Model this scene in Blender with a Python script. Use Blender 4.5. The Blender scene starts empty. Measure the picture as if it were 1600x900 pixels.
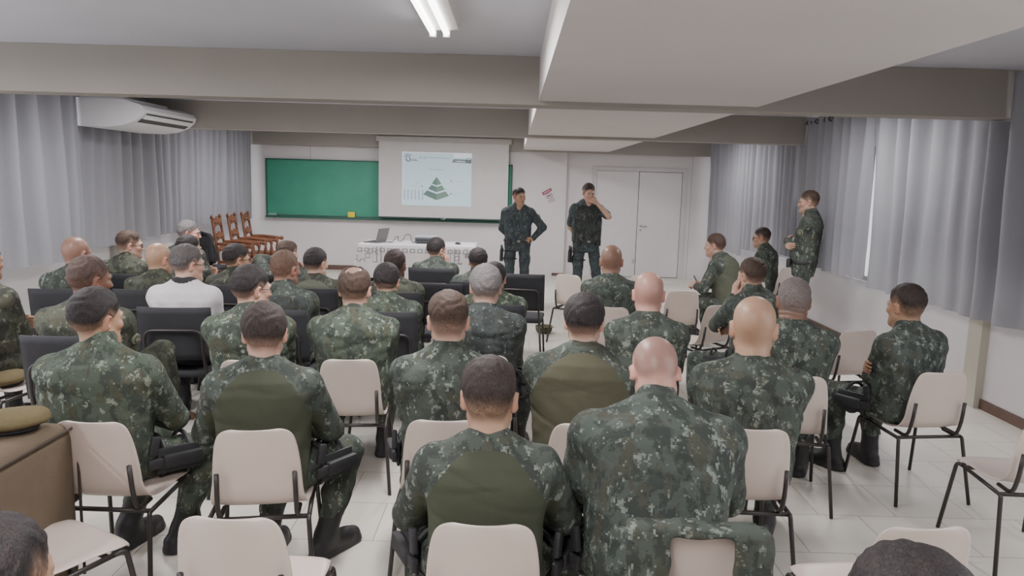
import bpy, bmesh, math, random
import numpy as np
from mathutils import Vector, Matrix, Euler
random.seed(7)
RNG = np.random.default_rng(7)
SC = bpy.context.scene
COL = SC.collection
R = math.radians

# ------------------------------------------------------------------ object helpers
def link(name, me, mat=None, parent=None, smooth=False):
    o = bpy.data.objects.new(name, me)
    COL.objects.link(o)
    if mat is not None:
        for m in (mat if isinstance(mat, (list, tuple)) else [mat]):
            me.materials.append(m)
    if parent is not None:
        o.parent = parent
    if smooth:
        me.polygons.foreach_set('use_smooth', [True] * len(me.polygons))
    return o

def tag(o, label=None, cat=None, group=None, kind=None):
    if label: o['label'] = label
    if cat: o['category'] = cat
    if group: o['group'] = group
    if kind: o['kind'] = kind
    return o

def empty(name, loc=(0, 0, 0), rz=0.0):
    o = bpy.data.objects.new(name, None)
    o.empty_display_size = 0.1
    COL.objects.link(o)
    o.location = loc
    o.rotation_euler = (0, 0, rz)
    return o

def copy_tree(o, parent=None):
    c = o.copy()
    COL.objects.link(c)
    if parent is not None:
        c.parent = parent
    for ch in list(o.children):
        copy_tree(ch, c)
    return c

class MB:
    """collects polygons for one mesh"""
    def __init__(s):
        s.v = []; s.f = []; s.m = []
    def add(s, vs, fs, mi=0):
        b = len(s.v)
        s.v += [tuple(p) for p in vs]
        s.f += [tuple(i + b for i in f) for f in fs]
        s.m += [mi] * len(fs)
        return s
    def box(s, x0, x1, y0, y1, z0, z1, mi=0, M=None, bev=0.0, seg=2):
        if bev > 0:
            bm = bmesh.new()
            bmesh.ops.create_cube(bm, size=1.0)
            for v in bm.verts:
                v.co = Vector(((x0 + x1) / 2 + v.co.x * (x1 - x0), (y0 + y1) / 2 + v.co.y * (y1 - y0), (z0 + z1) / 2 + v.co.z * (z1 - z0)))
            bmesh.ops.bevel(bm, geom=bm.edges[:], offset=bev, segments=seg, profile=0.5, affect='EDGES')
            bm.verts.index_update()
            vs = [v.co.copy() for v in bm.verts]; fs = [[v.index for v in f.verts] for f in bm.faces]
            bm.free()
        else:
            vs = [Vector(p) for p in ((x0, y0, z0), (x1, y0, z0), (x1, y1, z0), (x0, y1, z0), (x0, y0, z1), (x1, y0, z1), (x1, y1, z1), (x0, y1, z1))]
            fs = [(0, 3, 2, 1), (4, 5, 6, 7), (0, 1, 5, 4), (1, 2, 6, 5), (2, 3, 7, 6), (3, 0, 4, 7)]
        if M is not None:
            vs = [M @ v for v in vs]
        return s.add(vs, fs, mi)
    def tube(s, pts, r, n=10, mi=0, caps=True, closed=False):
        P = [Vector(p) for p in pts]
        rs = r if isinstance(r, (list, tuple)) else [r] * len(P)
        rings = []
        up = None
        N = len(P)
        for i, p in enumerate(P):
            if closed:
                t = (P[(i + 1) % N] - P[i - 1]).normalized()
            else:
                t = (P[min(i + 1, N - 1)] - P[max(i - 1, 0)]).normalized()
            if up is None:
                up = Vector((0, 0, 1)) if abs(t.z) < 0.9 else Vector((1, 0, 0))
            a = t.cross(up)
            if a.length < 1e-5: a = t.orthogonal()
            a.normalize(); b = a.cross(t).normalized(); up = b
            rings.append([p + a * (rs[i] * math.cos(2 * math.pi * k / n)) + b * (rs[i] * math.sin(2 * math.pi * k / n)) for k in range(n)])
        vs = [q for ring in rings for q in ring]
        fs = []
        for i in range(N if closed else N - 1):
            j = (i + 1) % N
            for k in range(n):
                k2 = (k + 1) % n
                fs.append((i * n + k, i * n + k2, j * n + k2, j * n + k))
        if caps and not closed:
            fs.append(tuple(range(n))[::-1]); fs.append(tuple((N - 1) * n + k for k in range(n)))
        return s.add(vs, fs, mi)
    def lathe(s, prof, c=(0, 0, 0), n=20, mi=0, M=None):
        vs = []; fs = []
        for (r, z) in prof:
            for k in range(n):
                a = 2 * math.pi * k / n
                v = Vector((r * math.cos(a), r * math.sin(a), z))
                vs.append((M @ v if M is not None else v) + Vector(c))
        for i in range(len(prof) - 1):
            for k in range(n):
                k2 = (k + 1) % n
                fs.append((i * n + k, i * n + k2, (i + 1) * n + k2, (i + 1) * n + k))
        fs.append(tuple(range(n))[::-1]); fs.append(tuple((len(prof) - 1) * n + k for k in range(n)))
        return s.add(vs, fs, mi)
    def grid(s, rows, mi=0):
        nr = len(rows); nc = len(rows[0])
        return s.add([p for r in rows for p in r], [(i * nc + j, i * nc + j + 1, (i + 1) * nc + j + 1, (i + 1) * nc + j) for i in range(nr - 1) for j in range(nc - 1)], mi)
    def build(s, name, mat, parent=None, smooth=False, angle=None):
        me = bpy.data.meshes.new(name)
        me.from_pydata(s.v, [], s.f)
        if any(s.m): me.polygons.foreach_set('material_index', s.m)
        me.update()
        o = link(name, me, mat, parent, smooth or angle is not None)
        if angle is not None:
            bm = bmesh.new(); bm.from_mesh(me)
            for e in bm.edges:
                if len(e.link_faces) == 2 and e.calc_face_angle(0) > R(angle): e.smooth = False
            bm.to_mesh(me); bm.free()
        return o

def arc(pts, rad, n=5):
    """round the corners of a polyline"""
    P = [Vector(p) for p in pts]
    out = [P[0]]
    for i in range(1, len(P) - 1):
        a = (P[i - 1] - P[i]); b = (P[i + 1] - P[i])
        d = min(rad, a.length * 0.45, b.length * 0.45)
        p0 = P[i] + a.normalized() * d; p1 = P[i] + b.normalized() * d
        for k in range(n + 1):
            t = k / n
            out.append(p0 * (1 - t) ** 2 + P[i] * 2 * t * (1 - t) + p1 * t * t)
    out.append(P[-1])
    return out

# ------------------------------------------------------------------ materials
def srgb(r, g, b):
    f = lambda c: (c / 255 / 12.92) if c / 255 <= 0.04045 else ((c / 255 + 0.055) / 1.055) ** 2.4
    return (f(r), f(g), f(b), 1.0)

class NT:
    def __init__(s, name):
        s.m = bpy.data.materials.new(name); s.m.use_nodes = True
        s.t = s.m.node_tree; s.n = s.t.nodes; s.l = s.t.links
        s.b = s.n['Principled BSDF']
    def node(s, typ, **kw):
        n = s.n.new(typ)
        for k, v in kw.items(): setattr(n, k, v)
        return n
    def link(s, a, b): s.l.new(a, b)

MATS = {}
def mat(name, col, rough=0.6, metal=0.0, var=0.06, scale=6.0, bump=0.0, bscale=60.0, spec=0.5, emit=None, estr=0.0, coat=0.0):
    if name in MATS: return MATS[name]
    T = NT(name)
    T.b.inputs['Roughness'].default_value = rough
    T.b.inputs['Metallic'].default_value = metal
    T.b.inputs['Specular IOR Level'].default_value = spec
    if coat: T.b.inputs['Coat Weight'].default_value = coat
    tc = T.node('ShaderNodeTexCoord')
    if var > 0:
        nz = T.node('ShaderNodeTexNoise'); nz.inputs['Scale'].default_value = scale; nz.inputs['Detail'].default_value = 4
        T.link(tc.outputs['Object'], nz.inputs['Vector'])
        mr = T.node('ShaderNodeMapRange')
        mr.inputs['From Min'].default_value = 0.3; mr.inputs['From Max'].default_value = 0.7
        mr.inputs['To Min'].default_value = 1 - var; mr.inputs['To Max'].default_value = 1 + var
        T.link(nz.outputs['Fac'], mr.inputs['Value'])
        mx = T.node('ShaderNodeVectorMath', operation='SCALE')
        mx.inputs[0].default_value = col[:3]
        T.link(mr.outputs['Result'], mx.inputs['Scale'])
        T.link(mx.outputs['Vector'], T.b.inputs['Base Color'])
    else:
        T.b.inputs['Base Color'].default_value = col
    if bump > 0:
        nb = T.node('ShaderNodeTexNoise'); nb.inputs['Scale'].default_value = bscale; nb.inputs['Detail'].default_value = 3
        T.link(tc.outputs['Object'], nb.inputs['Vector'])
        bp = T.node('ShaderNodeBump'); bp.inputs['Strength'].default_value = bump; bp.inputs['Distance'].default_value = 0.01
        T.link(nb.outputs['Fac'], bp.inputs['Height']); T.link(bp.outputs['Normal'], T.b.inputs['Normal'])
    if emit is not None:
        T.b.inputs['Emission Color'].default_value = emit; T.b.inputs['Emission Strength'].default_value = estr
    MATS[name] = T.m
    return T.m

def camo(name, dark, mid, brown, pale, pale_amt=0.5):
    if name in MATS: return MATS[name]
    T = NT(name)
    T.b.inputs['Roughness'].default_value = 0.85
    T.b.inputs['Specular IOR Level'].default_value = 0.2
    tc = T.node('ShaderNodeTexCoord'); oi = T.node('ShaderNodeObjectInfo')
    off = T.node('ShaderNodeVectorMath', operation='SCALE'); off.inputs[0].default_value = (37.0, 61.0, 23.0)
    T.link(oi.outputs['Random'], off.inputs['Scale'])
    ad = T.node('ShaderNodeVectorMath', operation='ADD')
    T.link(tc.outputs['Object'], ad.inputs[0]); T.link(off.outputs['Vector'], ad.inputs[1])
    sn = T.node('ShaderNodeVectorMath', operation='SNAP'); sn.inputs[1].default_value = (0.0068, 0.0068, 0.0068)
    T.link(ad.outputs['Vector'], sn.inputs[0])
    st = T.node('ShaderNodeVectorMath', operation='MULTIPLY'); st.inputs[1].default_value = (1.25, 1.25, 0.75)
    T.link(sn.outputs['Vector'], st.inputs[0])
    def noise(scale, detail, w, rough=0.55):
        n = T.node('ShaderNodeTexNoise'); n.noise_dimensions = '4D'
        n.inputs['W'].default_value = w; n.inputs['Scale'].default_value = scale
        n.inputs['Detail'].default_value = detail; n.inputs['Roughness'].default_value = rough
        T.link(st.outputs['Vector'], n.inputs['Vector']); return n.outputs['Fac']
    def thr(sock, lo, hi):
        r = T.node('ShaderNodeMapRange'); r.inputs['From Min'].default_value = lo; r.inputs['From Max'].default_value = hi
        T.link(sock, r.inputs['Value']); return r.outputs['Result']
    def mix(f, a, b):
        m = T.node('ShaderNodeMix'); m.data_type = 'RGBA'
        T.link(f, m.inputs[0])
        if isinstance(a, tuple): m.inputs[6].default_value = a
        else: T.link(a, m.inputs[6])
        if isinstance(b, tuple): m.inputs[7].default_value = b
        else: T.link(b, m.inputs[7])
        return m.outputs[2]
    c = mix(thr(noise(12, 4, 1.0), 0.46, 0.49), dark, mid)
    c = mix(thr(noise(10, 3, 4.2), 0.56, 0.58), c, brown)
    c = mix(thr(noise(25, 5, 7.7, 0.72), 0.615 - 0.1 * pale_amt, 0.66 - 0.1 * pale_amt), c, pale)
    c = mix(thr(noise(15, 4, 11.3, 0.6), 0.575, 0.59), c, dark)
    T.link(c, T.b.inputs['Base Color'])
    nb = T.node('ShaderNodeTexNoise'); nb.inputs['Scale'].default_value = 24; nb.inputs['Detail'].default_value = 4; nb.inputs['Distortion'].default_value = 0.8
    T.link(tc.outputs['Object'], nb.inputs['Vector'])
    bp = T.node('ShaderNodeBump'); bp.inputs['Strength'].default_value = 0.35; bp.inputs['Distance'].default_value = 0.02
    T.link(nb.outputs['Fac'], bp.inputs['Height']); T.link(bp.outputs['Normal'], T.b.inputs['Normal'])
    MATS[name] = T.m
    return T.m

def skin_mat():
    if 'skin' in MATS: return MATS['skin']
    T = NT('skin')
    at = T.node('ShaderNodeAttribute'); at.attribute_name = 'Col'
    T.link(at.outputs['Color'], T.b.inputs['Base Color'])
    T.b.inputs['Roughness'].default_value = 0.40
    T.b.inputs['Specular IOR Level'].default_value = 0.45
    tc = T.node('ShaderNodeTexCoord')
    nb = T.node('ShaderNodeTexNoise'); nb.inputs['Scale'].default_value = 160; nb.inputs['Detail'].default_value = 3
    T.link(tc.outputs['Object'], nb.inputs['Vector'])
    bp = T.node('ShaderNodeBump'); bp.inputs['Strength'].default_value = 0.08; bp.inputs['Distance'].default_value = 0.004
    T.link(nb.outputs['Fac'], bp.inputs['Height']); T.link(bp.outputs['Normal'], T.b.inputs['Normal'])
    MATS['skin'] = T.m
    return T.m

def hair_mat():
    if 'hair' in MATS: return MATS['hair']
    T = NT('hair')
    at = T.node('ShaderNodeAttribute'); at.attribute_name = 'Col'
    tc = T.node('ShaderNodeTexCoord')
    mp = T.node('ShaderNodeMapping'); mp.inputs['Scale'].default_value = (1, 1, 0.35)
    T.link(tc.outputs['Object'], mp.inputs['Vector'])
    nz = T.node('ShaderNodeTexNoise'); nz.inputs['Scale'].default_value = 220; nz.inputs['Detail'].default_value = 3
    T.link(mp.outputs['Vector'], nz.inputs['Vector'])
    mr = T.node('ShaderNodeMapRange'); mr.inputs['From Min'].default_value = 0.3; mr.inputs['From Max'].default_value = 0.7
    mr.inputs['To Min'].default_value = 0.65; mr.inputs['To Max'].default_value = 1.45
    T.link(nz.outputs['Fac'], mr.inputs['Value'])
    vm = T.node('ShaderNodeVectorMath', operation='SCALE')
    T.link(at.outputs['Color'], vm.inputs[0]); T.link(mr.outputs['Result'], vm.inputs['Scale'])
    T.link(vm.outputs['Vector'], T.b.inputs['Base Color'])
    T.b.inputs['Roughness'].default_value = 0.62
    T.b.inputs['Specular IOR Level'].default_value = 0.3
    bp = T.node('ShaderNodeBump'); bp.inputs['Strength'].default_value = 0.6; bp.inputs['Distance'].default_value = 0.006
    T.link(nz.outputs['Fac'], bp.inputs['Height']); T.link(bp.outputs['Normal'], T.b.inputs['Normal'])
    MATS['hair'] = T.m
    return T.m

CAMO = {
    'green': camo('camo_green', srgb(64, 71, 64), srgb(82, 91, 80), srgb(80, 82, 69), srgb(132, 141, 128), 0.58),
    'grey':  camo('camo_grey_green', srgb(62, 67, 63), srgb(78, 85, 79), srgb(76, 78, 69), srgb(128, 136, 127), 0.58),
    'olive': camo('camo_olive', srgb(59, 61, 56), srgb(75, 78, 68), srgb(79, 78, 67), srgb(116, 118, 106), 0.45),
    'blue':  camo('camo_blue_grey', srgb(65, 71, 67), srgb(82, 90, 85), srgb(79, 81, 73), srgb(132, 140, 132), 0.58),
    'navy':  camo('camo_navy', srgb(60, 67, 70), srgb(72, 81, 85), srgb(69, 74, 74), srgb(106, 116, 118), 0.5),
    'dark':  camo('camo_dark', srgb(54, 58, 57), srgb(66, 71, 70), srgb(63, 65, 61), srgb(108, 115, 111), 0.5),
}
OLIVE = {
    'o1': mat('olive_knit', srgb(88, 87, 72), 0.9, var=0.08, scale=4, bump=0.15, bscale=120, spec=0.15),
    'o2': mat('olive_dark_knit', srgb(72, 76, 63), 0.9, var=0.08, scale=4, bump=0.15, bscale=120, spec=0.15),
    'o3': mat('olive_grey_knit', srgb(92, 95, 83), 0.9, var=0.08, scale=4, bump=0.15, bscale=120, spec=0.15),
}
M_WHITE_CLOTH = mat('white_cotton', srgb(205, 200, 204), 0.9, var=0.03, bump=0.15, bscale=80, spec=0.1)
M_BLACK_CLOTH = mat('black_cloth', srgb(52, 52, 55), 0.9, var=0.1, bump=0.2, bscale=120, spec=0.2)
M_BLACK_GEAR = mat('black_gear', srgb(50, 50, 53), 0.55, var=0.1, spec=0.4)
M_BOOT = mat('boot_leather', srgb(46, 45, 47), 0.5, var=0.15, bump=0.25, bscale=40, spec=0.4)
M_METAL = mat('bright_metal', srgb(170, 170, 172), 0.3, 0.9, var=0.03)
M_GLASSES = mat('glasses_frame', srgb(32, 28, 30), 0.35, var=0.0)

# ------------------------------------------------------------------ signed distance modelling
def V3(p): return np.asarray(p, dtype=np.float64)
class Field:
    def __init__(s, lo, hi, h):
        s.lo = V3(lo); s.h = h
        n = np.maximum(np.ceil((V3(hi) - s.lo) / h).astype(int) + 1, 4)
        s.n = n
        ax = [(s.lo[i] + h * np.arange(n[i])).astype(np.float32) for i in range(3)]
        s.ax = ax
        s.D = np.full(tuple(n), 0.5, np.float32)
    def win(s, lo, hi):
        a = np.clip(np.floor((V3(lo) - s.lo) / s.h).astype(int), 0, s.n)
        b = np.clip(np.ceil((V3(hi) - s.lo) / s.h).astype(int) + 1, 0, s.n)
        sl = tuple(slice(a[i], b[i]) for i in range(3))
        P = (s.ax[0][sl[0]][:, None, None], s.ax[1][sl[1]][None, :, None], s.ax[2][sl[2]][None, None, :])
        return sl, P
    def op(s, fn, lo, hi, k, mode='u'):
        m = k + 3 * s.h
        sl, P = s.win(V3(lo) - m, V3(hi) + m)
        A = s.D[sl]
        if A.size == 0: return
        d = np.asarray(fn(*P), dtype=np.float32)
        d = np.broadcast_to(d, A.shape)
        if mode == 'u':
            if k > 0:
                hh = np.maximum(k - np.abs(A - d), 0) / k
                s.D[sl] = np.minimum(A, d) - hh * hh * (k * 0.25)
            else: s.D[sl] = np.minimum(A, d)
        else:                      # smooth subtraction
            d = -d
            if k > 0:
                hh = np.maximum(k - np.abs(A - d), 0) / k
                s.D[sl] = np.maximum(A, d) + hh * hh * (k * 0.25)
            else: s.D[sl] = np.maximum(A, d)
    def cone(s, a, b, ra, rb, k=0.02, mode='u'):
        a = V3(a); b = V3(b); r = max(ra, rb)
        s.op(f_cone(a, b, ra, rb), np.minimum(a, b) - r, np.maximum(a, b) + r, k, mode)
    def ell(s, c, r, k=0.02, rot=None, mode='u'):
        c = V3(c); r = V3(r); m = r.max()
        s.op(f_ell(c, r, rot), c - m, c + m, k, mode)
    def mesh(s): return snet(s.D, s.lo, s.h)

def f_cone(a, b, ra, rb):
    ab = b - a; L2 = max(float(ab @ ab), 1e-9)
    def fn(X, Y, Z):
        x = X - a[0]; y = Y - a[1]; z = Z - a[2]
        t = np.clip((x * ab[0] + y * ab[1] + z * ab[2]) / L2, 0, 1)
        return np.sqrt((x - t * ab[0]) ** 2 + (y - t * ab[1]) ** 2 + (z - t * ab[2]) ** 2) - (ra + t * (rb - ra))
    return fn

def f_ell(c, r, rot=None):
    M = None if rot is None else np.array(Euler(rot).to_matrix()).T
    def fn(X, Y, Z):
        x = X - c[0]; y = Y - c[1]; z = Z - c[2]
        if M is not None:
            x, y, z = (M[0, 0] * x + M[0, 1] * y + M[0, 2] * z, M[1, 0] * x + M[1, 1] * y + M[1, 2] * z, M[2, 0] * x + M[2, 1] * y + M[2, 2] * z)
        k0 = np.sqrt((x / r[0]) ** 2 + (y / r[1]) ** 2 + (z / r[2]) ** 2)
        k1 = np.sqrt((x / r[0] ** 2) ** 2 + (y / r[1] ** 2) ** 2 + (z / r[2] ** 2) ** 2) + 1e-6
        return k0 * (k0 - 1) / k1
    return fn

_CORN = [(0, 0, 0), (1, 0, 0), (0, 1, 0), (1, 1, 0), (0, 0, 1), (1, 0, 1), (0, 1, 1), (1, 1, 1)]
_EDG = [(a, b) for i, a in enumerate(_CORN) for b in _CORN[i + 1:] if sum(abs(a[j] - b[j]) for j in range(3)) == 1]
def snet(D, lo, h):
    s = D < 0
    n = D.shape
    c = np.zeros((n[0] - 1, n[1] - 1, n[2] - 1), np.uint8)
    for o in _CORN:
        c += s[o[0]:n[0] - 1 + o[0], o[1]:n[1] - 1 + o[1], o[2]:n[2] - 1 + o[2]]
    idx = np.argwhere((c > 0) & (c < 8))
    ids = np.full(c.shape, -1, np.int32)
    ids[idx[:, 0], idx[:, 1], idx[:, 2]] = np.arange(len(idx))
    cd = {o: D[idx[:, 0] + o[0], idx[:, 1] + o[1], idx[:, 2] + o[2]].astype(np.float64) for o in _CORN}
    acc = np.zeros((len(idx), 3)); cnt = np.zeros(len(idx))
    for a, b in _EDG:
        da, db = cd[a], cd[b]
        x = (da < 0) != (db < 0)
        t = np.where(x, da / np.where(x, da - db, 1), 0)
        acc += x[:, None] * (np.array(a) + t[:, None] * (np.array(b) - np.array(a)))
        cnt += x
    verts = lo + h * (idx + acc / np.maximum(cnt, 1)[:, None])
    faces = []
    for ax in range(3):
        u, v = (ax + 1) % 3, (ax + 2) % 3
        sl0 = [slice(None)] * 3; sl1 = [slice(None)] * 3
        sl0[ax] = slice(0, n[ax] - 1); sl1[ax] = slice(1, n[ax])
        e = s[tuple(sl0)] != s[tuple(sl1)]
        ij = np.argwhere(e)
        ok = (ij[:, u] >= 1) & (ij[:, v] >= 1) & (ij[:, u] < n[u] - 1) & (ij[:, v] < n[v] - 1)
        ij = ij[ok]
        q = []
        for du, dv in ((-1, -1), (0, -1), (0, 0), (-1, 0)):
            k = ij.copy(); k[:, u] += du; k[:, v] += dv
            q.append(ids[k[:, 0], k[:, 1], k[:, 2]])
        q = np.stack(q, 1)
        ins = s[ij[:, 0], ij[:, 1], ij[:, 2]]
        q[~ins] = q[~ins][:, ::-1]
        faces.append(q)
    return verts, np.concatenate(faces, 0)

def np_mesh(name, V, F, cols=None, mi=None):
    me = bpy.data.meshes.new(name)
    V = np.ascontiguousarray(V, np.float32); F = np.ascontiguousarray(F, np.int32)
    me.vertices.add(len(V)); me.vertices.foreach_set('co', V.ravel())
    me.loops.add(F.size); me.loops.foreach_set('vertex_index', F.ravel())
    me.polygons.add(len(F)); me.polygons.foreach_set('loop_start', np.arange(0, F.size, 4, dtype=np.int32))
    me.polygons.foreach_set('use_smooth', np.ones(len(F), bool))
    if mi is not None: me.polygons.foreach_set('material_index', np.ascontiguousarray(mi, np.int32))
    me.update(calc_edges=True)
    if cols is not None:
        at = me.color_attributes.new('Col', 'FLOAT_COLOR', 'POINT')
        c4 = np.ones((len(V), 4), np.float32); c4[:, :3] = cols
        at.data.foreach_set('color', c4.ravel())
    return me

def sstep(a, b, x):
    t = np.clip((x - a) / (b - a), 0, 1)
    return t * t * (3 - 2 * t)
# ------------------------------------------------------------------ people
def rot_x(a): c, s = math.cos(a), math.sin(a); return np.array([[1, 0, 0], [0, c, -s], [0, s, c]])
def rot_y(a): c, s = math.cos(a), math.sin(a); return np.array([[c, 0, s], [0, 1, 0], [-s, 0, c]])
def rot_z(a): c, s = math.cos(a), math.sin(a); return np.array([[c, -s, 0], [s, c, 0], [0, 0, 1]])
def unit(v): v = V3(v); return v / max(np.linalg.norm(v), 1e-9)

SKIN = {'light': (.52, .33, .25), 'pink': (.56, .31, .25), 'tan': (.44, .27, .18), 'olive': (.38, .23, .15), 'brown': (.21, .115, .08), 'dark': (.115, .062, .046), 'redbrown': (.31, .17, .125)}
HAIRC = {'black': (.022, .019, .021), 'darkbrown': (.034, .025, .023), 'brown': (.062, .040, .030), 'grey': (.13, .12, .12), 'pepper': (.06, .054, .054), 'lightgrey': (.20, .18, .18)}

TT = np.array([-.34, -.14, 0, .2, .4, .6, .75, .87, .96, 1.06])
TA = np.array([.150, .178, .180, .178, .182, .197, .203, .168, .105, .066])
TB = np.array([.095, .115, .128, .138, .136, .134, .126, .106, .082, .062])
TC = np.array([0, 0, 0, .008, .004, -.006, -.016, -.02, -.012, .004])
def f_torso(H, u, v, Lt, w, fat, sc=1.0, lo=-.34, hi=1.06, infl=0.0):
    def fn(X, Y, Z):
        y = Y - H[1]; z = Z - H[2]; x = X - H[0]
        t = (y * u[1] + z * u[2]) / Lt; q = y * v[1] + z * v[2]
        ww = 1 + (w - 1) * np.clip((1.05 - t) / 0.25, 0, 1) * np.interp(t, [0, .5], [.45, 1.0])
        a = np.interp(t, TT, TA) * ww * sc + infl
        b = np.interp(t, TT, TB) * (1 + (w - 1) * .6) * sc + infl
        g = np.exp(-((t - .22) / .28) ** 2) * fat
        b = b + g * .5; c = np.interp(t, TT, TC) + g * .5; a = a + g * .35
        d = ((np.abs(x / a) ** 2.5 + np.abs((q - c) / b) ** 2.5 + 1e-9) ** (1 / 2.5) - 1) * np.minimum(a, b) * .95
        return np.maximum(np.maximum(d, (t - hi) * Lt), (lo - t) * Lt)
    return fn

def ik(S, W, l1, l2, hint):
    S = V3(S); W = V3(W); d = W - S; L = np.linalg.norm(d)
    m = (l1 + l2) * .995
    if L > m: W = S + d / L * m; d = W - S; L = m
    u = d / L
    a = (l1 * l1 - l2 * l2 + L * L) / (2 * L)
    hgt = math.sqrt(max(l1 * l1 - a * a, 0))
    h = V3(hint); h = h - u * (h @ u); h = unit(h)
    return S + u * a + h * hgt, W

# hand templates: right hand, wrist at origin, fingers along +Y, palm facing -Z, thumb on -X
HANDS = {}
def hand(kind):
    if kind in HANDS: return HANDS[kind]
    c = {'relax': (22, 32, 20), 'fist': (78, 88, 45), 'flat': (6, 8, 5), 'grip': (45, 55, 30)}[kind]
    F = Field((-.085, -.03, -.115), (.06, .21, .035), .0036)
    base = [(-.029, .088), (-.0095, .092), (.0105, .088), (.029, .080)]
    lens = [.074, .083, .077, .060]
    for i, (bx, by) in enumerate(base):
        F.cone((bx * .55, .004, 0), (bx, by, 0), .0155, .0115, .012)
    F.cone((0, -.03, 0), (0, .02, 0), .026, .024, .015)
    F.ell((-.022, .035, -.008), (.018, .03, .016), .012)
    for i, (bx, by) in enumerate(base):
        p = V3((bx, by, 0)); a = 0; fan = (bx) * 1.6
        for j, (fr, r0, r1) in enumerate(((.45, .0098, .009), (.30, .009, .0082), (.25, .0082, .0072))):
            a += R(c[j]) * (1 + .08 * i)
            d = V3((math.sin(fan) * math.cos(a), math.cos(fan) * math.cos(a), -math.sin(a)))
            q = p + d * lens[i] * fr
            F.cone(p, q, r0, r1, .003); p = q
    t = {'relax': ((-.03, .022, -.006), (-.052, .052, -.016), (-.056, .082, -.026)), 'flat': ((-.03, .022, -.004), (-.056, .05, -.008), (-.068, .078, -.010)),
         'fist': ((-.03, .025, -.012), (-.046, .062, -.035), (-.016, .078, -.052)), 'grip': ((-.03, .022, -.01), (-.05, .05, -.03), (-.042, .076, -.048))}[kind]
    F.cone(t[0], t[1], .0135, .0115, .008); F.cone(t[1], t[2], .0112, .0088, .003)
    HANDS[kind] = F.mesh()
    return HANDS[kind]

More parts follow.
